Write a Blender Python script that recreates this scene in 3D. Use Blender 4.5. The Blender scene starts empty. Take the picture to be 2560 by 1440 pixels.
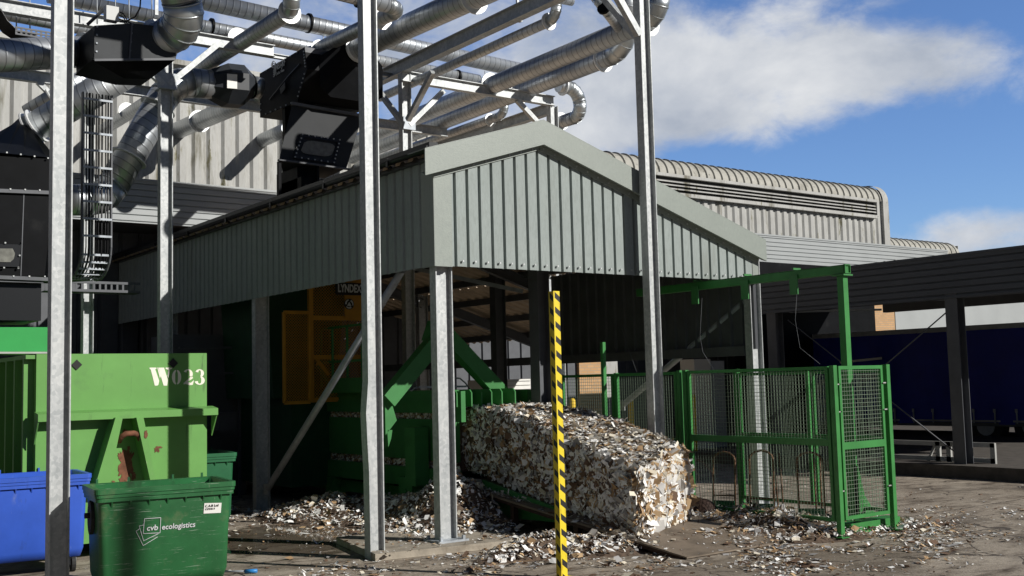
import bpy, bmesh, math, random
from mathutils import Vector, Matrix, noise
random.seed(7)
R = math.radians
# ------------------------------------------------------------ camera
scene = bpy.context.scene
col = scene.collection
F_PX, YAW, PITCH, ROLL = 2746.1, R(36.516), R(4.853), R(-1.443)
EYE = Vector((0, 0, 2.1))
_fw = Vector((math.sin(YAW)*math.cos(PITCH), math.cos(YAW)*math.cos(PITCH), math.sin(PITCH)))
_r0 = Vector((math.cos(YAW), -math.sin(YAW), 0)); _u0 = _r0.cross(_fw)
_rt = _r0*math.cos(ROLL) + _u0*math.sin(ROLL); _up = _u0*math.cos(ROLL) - _r0*math.sin(ROLL)
cam_data = bpy.data.cameras.new('camera'); cam = bpy.data.objects.new('camera', cam_data); col.objects.link(cam)
m = Matrix((_rt, _up, -_fw)).transposed().to_4x4(); m.translation = EYE
cam.matrix_world = m
cam_data.sensor_width = 36; cam_data.lens = F_PX/2560*36; cam_data.clip_end = 2000
scene.camera = cam
# ------------------------------------------------------------ light
SUN_AZ, SUN_EL = R(31), R(28)          # azimuth measured from -Y towards +X
S = Vector((math.sin(SUN_AZ)*math.cos(SUN_EL), -math.cos(SUN_AZ)*math.cos(SUN_EL), math.sin(SUN_EL)))
sd = bpy.data.lights.new('sun', 'SUN'); sd.energy = 5.0; sd.angle = R(0.5); sd.color = (1, .965, .91)
so = bpy.data.objects.new('sun', sd); col.objects.link(so); so.rotation_euler = S.to_track_quat('Z', 'Y').to_euler()
so.location = (0, 0, 30)
world = bpy.data.worlds.new('World'); scene.world = world; world.use_nodes = True
wn, wl = world.node_tree.nodes, world.node_tree.links
bg = wn['Background']; bg.inputs[1].default_value = 0.085
sky = wn.new('ShaderNodeTexSky'); sky.sky_type = 'NISHITA'; sky.sun_disc = False
sky.sun_elevation = SUN_EL; sky.sun_rotation = math.pi - SUN_AZ; sky.air_density = 1.0; sky.dust_density = .15; sky.ozone_density = 2.5
tc = wn.new('ShaderNodeTexCoord'); sep = wn.new('ShaderNodeSeparateXYZ'); wl.new(tc.outputs['Generated'], sep.inputs[0])
def wmath(op, a, b=None, c=None, clamp=False):
    n = wn.new('ShaderNodeMath'); n.operation = op; n.use_clamp = clamp
    for i, v in enumerate((a, b, c)):
        if v is None: continue
        if isinstance(v, (int, float)): n.inputs[i].default_value = v
        else: wl.new(v, n.inputs[i])
    return n.outputs[0]
# clouds live on a flat layer: direction divided by its height
zz = wmath('ADD', wmath('MAXIMUM', sep.outputs[2], 0.0), .22)
cmb = wn.new('ShaderNodeCombineXYZ'); wl.new(wmath('DIVIDE', sep.outputs[0], zz), cmb.inputs[0]); wl.new(wmath('DIVIDE', sep.outputs[1], zz), cmb.inputs[1])
cmb.inputs[2].default_value = CLOUD_Z if 'CLOUD_Z' in globals() else 3.3
def wnoise(scale, detail, rough, dist=0, off=(0, 0, 0)):
    mp = wn.new('ShaderNodeMapping'); mp.inputs['Location'].default_value = off; wl.new(cmb.outputs[0], mp.inputs[0])
    n = wn.new('ShaderNodeTexNoise'); n.inputs['Scale'].default_value = scale; n.inputs['Detail'].default_value = detail
    n.inputs['Roughness'].default_value = rough; n.inputs['Distortion'].default_value = dist; wl.new(mp.outputs[0], n.inputs['Vector'])
    return n.outputs['Fac']
n1 = wnoise(.75, 7, .52, .15, (0.35, 1.1, 0)); n2 = wnoise(2.6, 6, .55, 0, (3, 1, 2))
# large cloud banks: soft blobs around chosen directions
def blob(az, el, ra, re, amp):
    d = Vector((math.sin(az)*math.cos(el), math.cos(az)*math.cos(el), math.sin(el)))
    vm = wn.new('ShaderNodeVectorMath'); vm.operation = 'SUBTRACT'; wl.new(tc.outputs['Generated'], vm.inputs[0]); vm.inputs[1].default_value = d
    side = Vector((math.cos(az), -math.sin(az), 0)); upv = side.cross(d)
    ds = wn.new('ShaderNodeVectorMath'); ds.operation = 'DOT_PRODUCT'; wl.new(vm.outputs[0], ds.inputs[0]); ds.inputs[1].default_value = side
    du = wn.new('ShaderNodeVectorMath'); du.operation = 'DOT_PRODUCT'; wl.new(vm.outputs[0], du.inputs[0]); du.inputs[1].default_value = upv
    df = wn.new('ShaderNodeVectorMath'); df.operation = 'DOT_PRODUCT'; wl.new(tc.outputs['Generated'], df.inputs[0]); df.inputs[1].default_value = d
    q = wmath('ADD', wmath('POWER', wmath('ABSOLUTE', wmath('DIVIDE', ds.outputs['Value'], ra)), 2), wmath('POWER', wmath('ABSOLUTE', wmath('DIVIDE', du.outputs['Value'], re)), 2))
    g = wmath('EXPONENT', wmath('MULTIPLY', q, -1.0))
    return wmath('MULTIPLY', wmath('MULTIPLY', g, wmath('GREATER_THAN', df.outputs['Value'], 0)), amp)
def dnoise(scale, detail, rough, dist=0, off=(0, 0, 0), sq=(1, 1, 1.7)):
    mp = wn.new('ShaderNodeMapping'); mp.inputs['Location'].default_value = off; mp.inputs['Scale'].default_value = sq; wl.new(tc.outputs['Generated'], mp.inputs[0])
    n = wn.new('ShaderNodeTexNoise'); n.inputs['Scale'].default_value = scale; n.inputs['Detail'].default_value = detail
    n.inputs['Roughness'].default_value = rough; n.inputs['Distortion'].default_value = dist; wl.new(mp.outputs[0], n.inputs['Vector'])
    return n.outputs['Fac']
base = wmath('ADD', wmath('ADD', wmath('MULTIPLY', dnoise(5., 9, .6, .3, (.3,.2,.1)), .55), wmath('MULTIPLY', dnoise(15., 9, .62, .3, (2,1,0)), .55)), -.05)
def pdir(px, py):
    d = (_fw + _rt*((px-1280)/F_PX) - _up*((py-720)/F_PX)).normalized()
    return math.atan2(d.x, d.y), math.asin(d.z)
tot = base
for px, py, ra, re, amp in ((1380, 140, .13, .07, .20), (1850, 160, .13, .055, .24), (2100, 260, .07, .035, .16), (2360, 110, .09, .03, .26), (2480, 180, .06, .03, .12), (2460, 560, .055, .032, .36), (900, 80, .16, .05, .10), (1700, 300, .09, .03, .14), (1480, 330, .07, .03, .14), (2500, 200, .05, .02, .03), (2540, 60, .05, .035, -.22),
                            (2430, 380, .12, .05, -.26), (1950, 420, .16, .03, -.22), (2430, 20, .12, .02, -.14), (1770, 15, .05, .02, -.16), (1180, 130, .035, .015, -.12), (640, 170, .06, .03, .06), (2250, 480, .1, .03, -.2)):
    az, el = pdir(px, py)
    tot = wmath('ADD', tot, blob(az, el, ra, re, amp))
cr = wn.new('ShaderNodeValToRGB'); wl.new(tot, cr.inputs[0])
cr.color_ramp.elements[0].position = .44; cr.color_ramp.elements[0].color = (0, 0, 0, 1)
cr.color_ramp.elements[1].position = .78; cr.color_ramp.elements[1].color = (1, 1, 1, 1)
cr.color_ramp.interpolation = 'EASE'
# cloud brightness: thick parts greyer underneath, edges white
cb = wn.new('ShaderNodeValToRGB'); wl.new(dnoise(7., 8, .55, .2, (7, 2, 1)), cb.inputs[0])
cb.color_ramp.elements[0].position = .32; cb.color_ramp.elements[0].color = (4.3, 4.9, 6.0, 1)
cb.color_ramp.elements[1].position = .68; cb.color_ramp.elements[1].color = (9.0, 9.2, 9.5, 1)
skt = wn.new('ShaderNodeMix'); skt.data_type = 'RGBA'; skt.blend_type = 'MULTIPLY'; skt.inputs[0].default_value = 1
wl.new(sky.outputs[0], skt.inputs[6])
# clear sky brightened ahead of the camera, dimmed elsewhere to keep shaded faces dark
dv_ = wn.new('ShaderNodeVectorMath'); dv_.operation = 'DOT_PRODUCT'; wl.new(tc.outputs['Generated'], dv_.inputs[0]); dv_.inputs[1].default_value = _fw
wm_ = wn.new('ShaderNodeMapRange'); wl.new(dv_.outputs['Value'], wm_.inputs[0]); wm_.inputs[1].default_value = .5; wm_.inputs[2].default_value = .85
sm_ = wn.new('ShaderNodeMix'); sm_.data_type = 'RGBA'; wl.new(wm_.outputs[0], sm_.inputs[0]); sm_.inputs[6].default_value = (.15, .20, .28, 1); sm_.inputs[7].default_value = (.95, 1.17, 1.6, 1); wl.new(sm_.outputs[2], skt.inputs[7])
mx = wn.new('ShaderNodeMix'); mx.data_type = 'RGBA'

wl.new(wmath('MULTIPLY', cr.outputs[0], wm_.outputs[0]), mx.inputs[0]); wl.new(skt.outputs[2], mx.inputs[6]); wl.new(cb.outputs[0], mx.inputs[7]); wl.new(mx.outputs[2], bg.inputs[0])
vs = scene.view_settings; vs.view_transform = 'Standard'; vs.look = 'None'; vs.exposure = 0.0; vs.gamma = 1
scene.cycles.max_bounces = 6; scene.cycles.diffuse_bounces = 3
# ------------------------------------------------------------ measuring helpers: a sight line cut by a real plane of the site
def sight(px, py): return _fw + _rt*((px-1280)/F_PX) - _up*((py-720)/F_PX)
def cut(px, py, ax, c):
    d = sight(px, py); return EYE + d*((c-EYE[ax])/d[ax])
def pX(px, py, x): return cut(px, py, 0, x)
def pY(px, py, y): return cut(px, py, 1, y)
def pZ(px, py, z=0.): return cut(px, py, 2, z)
def pD(px, py, d): return EYE + sight(px, py)*d
def dist(p): return (Vector(p)-EYE).dot(_fw)
# ------------------------------------------------------------ materials
def mat(name, base=(.5,.5,.5), rough=.5, metal=0., var=0., vscale=3., dirt=None, dscale=(1,1,1), dlo=.55, dhi=.75, bump=0., bscale=40., coat=0., rvar=0., build=None, spec=.35, scr=None):
    m = bpy.data.materials.new(name); m.use_nodes = True
    nt = m.node_tree; N, L = nt.nodes, nt.links; b = N['Principled BSDF']
    b.inputs['Base Color'].default_value = (*base, 1); b.inputs['Roughness'].default_value = rough; b.inputs['Metallic'].default_value = metal
    b.inputs['Specular IOR Level'].default_value = spec
    if coat: b.inputs['Coat Weight'].default_value = coat; b.inputs['Coat Roughness'].default_value = .15
    t = N.new('ShaderNodeTexCoord')
    def nz(scale, detail=5, rough_=.6, mapping=None):
        n = N.new('ShaderNodeTexNoise'); n.inputs['Scale'].default_value = scale; n.inputs['Detail'].default_value = detail; n.inputs['Roughness'].default_value = rough_
        if mapping:
            mp = N.new('ShaderNodeMapping'); mp.inputs['Scale'].default_value = mapping; L.new(t.outputs['Object'], mp.inputs[0]); L.new(mp.outputs[0], n.inputs['Vector'])
        else: L.new(t.outputs['Object'], n.inputs['Vector'])
        return n.outputs['Fac']
    cur = None
    if var:
        r = N.new('ShaderNodeValToRGB'); L.new(nz(vscale), r.inputs[0])
        r.color_ramp.elements[0].position = .3; r.color_ramp.elements[1].position = .7
        r.color_ramp.elements[0].color = (*[c*(1-var) for c in base], 1); r.color_ramp.elements[1].color = (*[min(1, c*(1+var)) for c in base], 1)
        cur = r.outputs[0]
    if dirt:
        mx_ = N.new('ShaderNodeMix'); mx_.data_type = 'RGBA'
        rr = N.new('ShaderNodeValToRGB'); L.new(nz(1.0, 8, .65, dscale), rr.inputs[0])
        rr.color_ramp.elements[0].position = dlo; rr.color_ramp.elements[0].color = (0,0,0,1); rr.color_ramp.elements[1].position = dhi
        L.new(rr.outputs[0], mx_.inputs[0])
        if cur: L.new(cur, mx_.inputs[6])
        else: mx_.inputs[6].default_value = (*base, 1)
        mx_.inputs[7].default_value = (*dirt, 1); cur = mx_.outputs[2]
    for sc_ in (scr or []):      # (colour, scale vector, low, high): scratches, streaks, grime
        mx_ = N.new('ShaderNodeMix'); mx_.data_type = 'RGBA'
        rr = N.new('ShaderNodeValToRGB'); L.new(nz(1.0, 6, .7, sc_[1]), rr.inputs[0])
        rr.color_ramp.elements[0].position = sc_[2]; rr.color_ramp.elements[0].color = (0,0,0,1); rr.color_ramp.elements[1].position = sc_[3]
        L.new(rr.outputs[0], mx_.inputs[0])
        if cur: L.new(cur, mx_.inputs[6])
        else: mx_.inputs[6].default_value = (*base, 1)
        mx_.inputs[7].default_value = (*sc_[0], 1); cur = mx_.outputs[2]
    if cur: L.new(cur, b.inputs['Base Color'])
    if rvar:
        mr = N.new('ShaderNodeMapRange'); L.new(nz(vscale*1.7), mr.inputs[0]); mr.inputs[3].default_value = max(.03, rough-rvar); mr.inputs[4].default_value = min(1, rough+rvar)
        L.new(mr.outputs[0], b.inputs['Roughness'])
    if bump:
        bp = N.new('ShaderNodeBump'); bp.inputs['Strength'].default_value = bump; bp.inputs['Distance'].default_value = .01
        L.new(nz(bscale, 3), bp.inputs['Height']); L.new(bp.outputs[0], b.inputs['Normal'])
    if build: build(m, N, L, b, t, nz)
    return m
def b_spangle(m, N, L, b, t, nz):
    v = N.new('ShaderNodeTexVoronoi'); v.inputs['Scale'].default_value = 26; v.inputs['Randomness'].default_value = 1; L.new(t.outputs['Object'], v.inputs['Vector'])
    r = N.new('ShaderNodeValToRGB'); L.new(v.outputs['Color'], r.inputs[0])
    r.color_ramp.elements[0].color = (.40,.42,.42,1); r.color_ramp.elements[1].color = (.60,.61,.60,1)
    s = N.new('ShaderNodeMix'); s.data_type = 'RGBA'; s.blend_type = 'MULTIPLY'; s.inputs[0].default_value = .55
    r2 = N.new('ShaderNodeValToRGB'); L.new(nz(1.0, 6, .7, (5, 5, 1.2)), r2.inputs[0]); r2.color_ramp.elements[0].position=.35; r2.color_ramp.elements[1].position=.7; r2.color_ramp.elements[0].color=(.5,.52,.55,1)
    L.new(r.outputs[0], s.inputs[6]); L.new(r2.outputs[0], s.inputs[7]); L.new(s.outputs[2], b.inputs['Base Color'])
def b_spiral(m, N, L, b, t, nz):
    u = N.new('ShaderNodeUVMap'); sp = N.new('ShaderNodeSeparateXYZ'); L.new(u.outputs[0], sp.inputs[0])
    def mm(op, a, b2=None):
        n = N.new('ShaderNodeMath'); n.operation = op
        for i, v in enumerate((a, b2)):
            if v is None: continue
            if isinstance(v, (int, float)): n.inputs[i].default_value = v
            else: L.new(v, n.inputs[i])
        return n.outputs[0]
    ph = mm('FRACT', mm('ADD', mm('DIVIDE', sp.outputs[1], .135), sp.outputs[0]))
    tri = mm('ABSOLUTE', mm('SUBTRACT', ph, .5))               # 0 at the seam
    r = N.new('ShaderNodeValToRGB'); L.new(tri, r.inputs[0]); r.color_ramp.elements[0].color = (1,1,1,1); r.color_ramp.elements[0].position = .03
    r.color_ramp.elements[1].color = (0,0,0,1); r.color_ramp.elements[1].position = .14
    bp = N.new('ShaderNodeBump'); bp.inputs['Strength'].default_value = .6; bp.inputs['Distance'].default_value = .004; L.new(r.outputs[0], bp.inputs['Height']); L.new(bp.outputs[0], b.inputs['Normal'])
    r2 = N.new('ShaderNodeValToRGB'); L.new(nz(1.0, 5, .6, (2.5, 2.5, 2.5)), r2.inputs[0]); r2.color_ramp.elements[0].position=.3; r2.color_ramp.elements[1].position=.7
    r2.color_ramp.elements[0].color=(.40,.43,.46,1); r2.color_ramp.elements[1].color=(.62,.64,.65,1)
    mx_ = N.new('ShaderNodeMix'); mx_.data_type = 'RGBA'; r3 = N.new('ShaderNodeValToRGB'); L.new(tri, r3.inputs[0]); r3.color_ramp.elements[0].color=(.75,.75,.75,1); r3.color_ramp.elements[0].position=.02; r3.color_ramp.elements[1].color=(0,0,0,1); r3.color_ramp.elements[1].position=.09
    L.new(r3.outputs[0], mx_.inputs[0]); L.new(r2.outputs[0], mx_.inputs[6]); mx_.inputs[7].default_value = (.16,.17,.18,1); L.new(mx_.outputs[2], b.inputs['Base Color'])
M = {}
M['galv'] = mat('galvanised_steel', rough=.5, metal=.25, build=b_spangle)
M['galv_dull'] = mat('dull_galvanised_steel', (.36,.39,.42), .55, .3, var=.2, vscale=5, dirt=(.2,.19,.17), dscale=(3,3,.8), dlo=.55, dhi=.8)
M['duct'] = mat('spiral_duct_sheet', (.54,.57,.58), .44, .82, build=b_spiral)
M['duct_plain'] = mat('plain_duct_sheet', (.5,.53,.54), .40, .85, var=.18, vscale=2.5, rvar=.1)
M['flange'] = mat('duct_flange_zinc', (.72,.73,.72), .45, .3, var=.1)
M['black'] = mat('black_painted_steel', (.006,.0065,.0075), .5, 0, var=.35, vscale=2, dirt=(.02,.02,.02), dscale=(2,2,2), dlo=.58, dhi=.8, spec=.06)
M['black_gloss'] = mat('gutter_black', (.012,.013,.015), .3)
M['clad'] = mat('goosewing_grey_cladding', (.30,.338,.325), .6, 0, spec=.12, var=.07, vscale=1.2, bump=.15, bscale=70, dirt=(.17,.17,.14), dscale=(2.5,2.5,.5), dlo=.6, dhi=.85, scr=[((.24,.27,.255),(40,40,9),.45,.75)])
M['clad_dark'] = mat('slate_grey_cladding', (.10,.115,.125), .45, 0, var=.1, vscale=1.5)
M['fascia'] = mat('pressed_flashing_grey', (.27,.30,.27), .4, 0, var=.05, vscale=2, bump=.2, bscale=60, scr=[((.235,.262,.24),(30,30,14),.42,.75)])
M['hall'] = mat('weathered_pale_cladding', (.405,.405,.385), .6, 0, var=.13, vscale=.9, dirt=(.12,.11,.07), dscale=(1.8,1.8,.30), dlo=.575, dhi=.70, scr=[((.15,.14,.07),(3.2,3.2,.7),.60,.66),((.30,.29,.26),(22,22,3),.5,.75)])
M['hall_roof'] = mat('lichen_stained_curved_roof', (.40,.39,.345), .65, 0, var=.2, vscale=1.3, dirt=(.16,.15,.12), dscale=(1.3,1.3,1.3), dlo=.5, dhi=.72, scr=[((.13,.12,.095),(5,5,5),.56,.70),((.50,.49,.46),(3,3,3),.62,.75)])
M['lean'] = mat('light_grey_horizontal_cladding', (.36,.38,.38), .45, 0, var=.06, vscale=1)
M['dock'] = mat('anthracite_horizontal_cladding', (.075,.085,.10), .5, 0, var=.08, vscale=1)
M['roof_under'] = mat('roof_underside_sheet', (.42,.33,.24), .6, 0, var=.25, vscale=1.5)
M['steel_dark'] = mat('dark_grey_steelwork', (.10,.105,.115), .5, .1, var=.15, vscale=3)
M['cont'] = mat('container_green_paint', (.125,.31,.075), .45, 0, var=.10, vscale=1.3, dirt=(.10,.22,.07), dscale=(2,2,2), dlo=.58, dhi=.8, bump=.25, bscale=3, scr=[((.05,.10,.035),(5,5,.5),.62,.72),((.30,.42,.22),(30,30,4),.68,.74),((.10,.05,.03),(9,9,7),.70,.75)])
M['comp'] = mat('compactor_green_paint', (.03,.30,.07), .4, 0, var=.1, vscale=1.5)
M['fence'] = mat('guard_green_paint', (.045,.22,.055), .42, 0, var=.14, vscale=3, dirt=(.03,.12,.035), dscale=(4,4,2), dlo=.58, dhi=.8)
M['wire'] = mat('mesh_wire', (.20,.26,.19), .5, .3)
M['baler'] = mat('baler_green_paint', (.05,.21,.06), .42, 0, var=.15, vscale=2, dirt=(.03,.10,.03), dscale=(2,2,2), dlo=.55, dhi=.8)
M['bin'] = mat('green_bin_plastic', (.022,.12,.04), .42, 0, var=.2, vscale=2.5, dirt=(.16,.17,.09), dscale=(3,3,2.2), dlo=.56, dhi=.86, bump=.1, bscale=30, scr=[((.22,.30,.22),(4,4,70),.60,.68),((.20,.24,.17),(45,45,5),.66,.73),((.02,.04,.02),(2,2,1),.60,.75)])
M['bin_blue'] = mat('blue_bin_plastic', (.035,.10,.50), .45, 0, var=.12, vscale=2.5, dirt=(.20,.24,.40), dscale=(5,5,2.5), dlo=.62, dhi=.85, scr=[((.25,.32,.50),(50,50,6),.66,.72),((.03,.05,.16),(3,3,1),.60,.75)])
M['bin_dark'] = mat('dark_green_bin_plastic', (.02,.12,.05), .45, 0, var=.15)
M['navy'] = mat('navy_curtain', (.009,.02,.30), .45, 0, var=.2, vscale=1.2, bump=.3, bscale=2)
M['white'] = mat('white_paint', (.75,.74,.70), .5, 0, var=.06)
M['logo'] = mat('faded_white_print', (.55,.56,.57), .6)
M['cream'] = mat('cream_stencil_paint', (.80,.78,.66), .55, 0, var=.08, vscale=8)
M['rail'] = mat('pale_painted_rail', (.38,.38,.36), .5, 0, var=.15)
M['yellow'] = mat('yellow_paint', (.75,.50,.02), .5, 0, var=.08)
M['guard'] = mat('machine_guard_yellow', (.50,.24,.02), .5, 0, var=.15)
M['tray'] = mat('cable_tray_zinc', (.42,.43,.43), .4, .7)
M['cable'] = mat('black_cable_sheath', (.012,.012,.013), .3)
M['rubber'] = mat('black_rubber', (.02,.02,.02), .7)
M['rust'] = mat('rust', (.16,.065,.035), .85, 0, var=.4, vscale=12)
M['rust_dark'] = mat('rusty_dark_steel', (.05,.028,.02), .8, 0, var=.4, vscale=6)
M['rust_tube'] = mat('rusty_tube', (.16,.085,.045), .65, .2, var=.4, vscale=9)
M['box_grey'] = mat('pale_plastic_box', (.55,.56,.55), .45)
M['blue_tool'] = mat('blue_plastic', (.03,.22,.55), .4)
M['aged_glass'] = mat('dusty_inspection_pane', (.16,.16,.14), .35, 0, var=.3, vscale=14)
M['paper'] = [mat('white_board_scrap', (.82,.81,.78), .7), mat('cream_board_scrap', (.68,.62,.50), .75), mat('kraft_scrap', (.36,.235,.125), .8), mat('light_kraft_scrap', (.49,.34,.19), .8), mat('dirty_brown_scrap', (.16,.10,.065), .85), mat('grey_scrap', (.34,.33,.32), .8)]
def b_brick(m, N, L, b, t, nz):
    br = N.new('ShaderNodeTexBrick'); mp = N.new('ShaderNodeMapping'); mp.inputs['Rotation'].default_value = (R(90), 0, 0); L.new(t.outputs['Object'], mp.inputs[0]); L.new(mp.outputs[0], br.inputs['Vector'])
    br.inputs['Color1'].default_value = (.55,.33,.16,1); br.inputs['Color2'].default_value = (.45,.27,.13,1); br.inputs['Mortar'].default_value = (.35,.28,.2,1)
    br.inputs['Scale'].default_value = 1; br.inputs['Brick Width'].default_value = .225; br.inputs['Row Height'].default_value = .075; br.inputs['Mortar Size'].default_value = .008
    L.new(br.outputs[0], b.inputs['Base Color'])
M['brick'] = mat('buff_brick', rough=.8, build=b_brick)
def b_stripe(m, N, L, b, t, nz):
    u = N.new('ShaderNodeUVMap'); sp = N.new('ShaderNodeSeparateXYZ'); L.new(u.outputs[0], sp.inputs[0])
    a = N.new('ShaderNodeMath'); a.operation = 'MULTIPLY_ADD'; L.new(sp.outputs[0], a.inputs[0]); a.inputs[1].default_value = .75; L.new(sp.outputs[1], a.inputs[2])
    d = N.new('ShaderNodeMath'); d.operation = 'DIVIDE'; L.new(a.outputs[0], d.inputs[0]); d.inputs[1].default_value = .158
    f = N.new('ShaderNodeMath'); f.operation = 'FRACT'; L.new(d.outputs[0], f.inputs[0])
    g = N.new('ShaderNodeMath'); g.operation = 'LESS_THAN'; L.new(f.outputs[0], g.inputs[0]); g.inputs[1].default_value = .42
    # stripe stops short of the tube's corners
    e = N.new('ShaderNodeMath'); e.operation = 'SUBTRACT'; L.new(sp.outputs[0], e.inputs[0]); e.inputs[1].default_value = .052
    e2 = N.new('ShaderNodeMath'); e2.operation = 'ABSOLUTE'; L.new(e.outputs[0], e2.inputs[0])
    e3 = N.new('ShaderNodeMath'); e3.operation = 'LESS_THAN'; L.new(e2.outputs[0], e3.inputs[0]); e3.inputs[1].default_value = .036
    h = N.new('ShaderNodeMath'); h.operation = 'MULTIPLY'; L.new(g.outputs[0], h.inputs[0]); L.new(e3.outputs[0], h.inputs[1])
    k = N.new('ShaderNodeMix'); k.data_type = 'RGBA'; L.new(h.outputs[0], k.inputs[0]); k.inputs[6].default_value = (.78,.60,.03,1); k.inputs[7].default_value = (.02,.02,.022,1)
    r = N.new('ShaderNodeValToRGB'); L.new(nz(1.0, 6, .7, (14,14,5)), r.inputs[0]); r.color_ramp.elements[0].position=.52; r.color_ramp.elements[0].color=(1,1,1,1); r.color_ramp.elements[1].position=.72; r.color_ramp.elements[1].color=(.45,.40,.32,1)
    k2 = N.new('ShaderNodeMix'); k2.data_type='RGBA'; k2.blend_type='MULTIPLY'; k2.inputs[0].default_value=1; L.new(k.outputs[2], k2.inputs[6]); L.new(r.outputs[0], k2.inputs[7]); L.new(k2.outputs[2], b.inputs['Base Color'])
M['stripe'] = mat('hazard_stripe_tape', rough=.45, build=b_stripe)
def b_ground(m, N, L, b, t, nz):
    def ramp(f, p0, c0, p1, c1):
        r = N.new('ShaderNodeValToRGB'); L.new(f, r.inputs[0]); r.color_ramp.elements[0].position=p0; r.color_ramp.elements[0].color=(*c0,1); r.color_ramp.elements[1].position=p1; r.color_ramp.elements[1].color=(*c1,1); return r.outputs[0]
    def mixc(f, a, c, mode='MIX'):
        k = N.new('ShaderNodeMix'); k.data_type='RGBA'; k.blend_type=mode
        if isinstance(f, float): k.inputs[0].default_value = f
        else: L.new(f, k.inputs[0])
        L.new(a, k.inputs[6])
        if isinstance(c, tuple): k.inputs[7].default_value=(*c,1)
        else: L.new(c, k.inputs[7])
        return k.outputs[2]
    a = ramp(nz(.8, 8, .65), .3, (.30,.25,.195), .7, (.50,.435,.35))
    c = mixc(ramp(nz(1.0, 9, .72, (1.1,2.6,1)), .47, (0,0,0), .66, (1,1,1)), a, (.10,.075,.052))
    d = mixc(ramp(nz(9, 6, .7), .5, (0,0,0), .72, (.8,.8,.8)), c, (.15,.12,.09))
    e = mixc(ramp(nz(60, 3, .6), .35, (.75,.75,.75), .6, (1,1,1)), d, (.0,.0,.0))
    # slab joints
    sp = N.new('ShaderNodeSeparateXYZ'); L.new(t.outputs['Object'], sp.inputs[0])
    def mm(op, *av):
        n = N.new('ShaderNodeMath'); n.operation = op
        for i, v in enumerate(av):
            if isinstance(v, (int, float)): n.inputs[i].default_value = v
            else: L.new(v, n.inputs[i])
        return n.outputs[0]
    wob = mm('MULTIPLY', mm('SUBTRACT', nz(2.5, 4), .5), .12)
    def joint(o, per, off):
        f = mm('FRACT', mm('DIVIDE', mm('ADD', mm('ADD', o, wob), off), per)); return mm('LESS_THAN', mm('ABSOLUTE', mm('SUBTRACT', f, .5)), .011/per*1.2)
    j = mm('MAXIMUM', joint(sp.outputs[0], 4.2, 1.3), joint(sp.outputs[1], 4.2, .9))
    mul = mixc(1.0, d, ramp(nz(60, 3, .6), .35, (.72,.72,.72), .6, (1,1,1)), 'MULTIPLY')
    vo = N.new('ShaderNodeTexVoronoi'); vo.feature = 'DISTANCE_TO_EDGE'; vo.inputs['Scale'].default_value = .42
    wv = N.new('ShaderNodeMix'); wv.data_type = 'VECTOR'; wv.inputs[0].default_value = .22; L.new(t.outputs['Object'], wv.inputs[4])
    wn_ = N.new('ShaderNodeTexNoise'); wn_.inputs['Scale'].default_value = 1.6; wn_.inputs['Detail'].default_value = 7; L.new(t.outputs['Object'], wn_.inputs['Vector'])
    vadd = N.new('ShaderNodeVectorMath'); vadd.operation = 'MULTIPLY_ADD'; L.new(wn_.outputs['Color'], vadd.inputs[0]); vadd.inputs[1].default_value = (.9,.9,0); L.new(t.outputs['Object'], vadd.inputs[2]); L.new(vadd.outputs[0], vo.inputs['Vector'])
    crk = mm('LESS_THAN', vo.outputs['Distance'], .0065)
    stn = ramp(nz(1.0, 7, .65, (.5, .5, 1)), .52, (0,0,0), .66, (.55,.55,.55))
    mul = mixc(stn, mul, (.06,.048,.038))
    fin = mixc(mm('MAXIMUM', j, mm('MULTIPLY', crk, .8)), mul, (.045,.035,.028))
    # wet patch beside the machine
    cx = mm('DIVIDE', mm('SUBTRACT', sp.outputs[0], 6.6), 1.35); cy = mm('DIVIDE', mm('SUBTRACT', sp.outputs[1], 14.4), 1.8)
    rr = mm('ADD', mm('ADD', mm('MULTIPLY', cx, cx), mm('MULTIPLY', cy, cy)), mm('MULTIPLY', mm('SUBTRACT', nz(1.6, 5), .5), 2.2))
    wet = ramp(rr, .75, (1,1,1), 1.05, (0,0,0))
    cx2 = mm('DIVIDE', mm('SUBTRACT', sp.outputs[0], 9.3), 2.6); cy2 = mm('DIVIDE', mm('SUBTRACT', sp.outputs[1], 7.9), 1.2)
    rr2 = mm('ADD', mm('ADD', mm('MULTIPLY', cx2, cx2), mm('MULTIPLY', cy2, cy2)), mm('MULTIPLY', mm('SUBTRACT', nz(1.6, 5), .5), 2.0))
    wet2 = mm('MAXIMUM', wet, ramp(rr2, .6, (.7,.7,.7), 1.2, (0,0,0)))
    fin2 = mixc(mm('MULTIPLY', wet2, .62), fin, (.075,.055,.035)); L.new(fin2, b.inputs['Base Color'])
    ro = N.new('ShaderNodeMapRange'); L.new(wet, ro.inputs[0]); ro.inputs[3].default_value = .78; ro.inputs[4].default_value = .04; L.new(ro.outputs[0], b.inputs['Roughness'])
    bp = N.new('ShaderNodeBump'); L.new(nz(25, 6, .7), bp.inputs['Height']); bp.inputs['Distance'].default_value = .015
    bs = N.new('ShaderNodeMapRange'); L.new(wet, bs.inputs[0]); bs.inputs[3].default_value = .5; bs.inputs[4].default_value = 0; L.new(bs.outputs[0], bp.inputs['Strength']); L.new(bp.outputs[0], b.inputs['Normal'])
M['ground'] = mat('worn_concrete_yard', rough=.8, build=b_ground)
M['concrete'] = mat('concrete', (.34,.30,.24), .85, 0, var=.2, vscale=5, dirt=(.14,.11,.08), dscale=(2,2,4), dlo=.5, dhi=.7, bump=.4, bscale=25)
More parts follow.
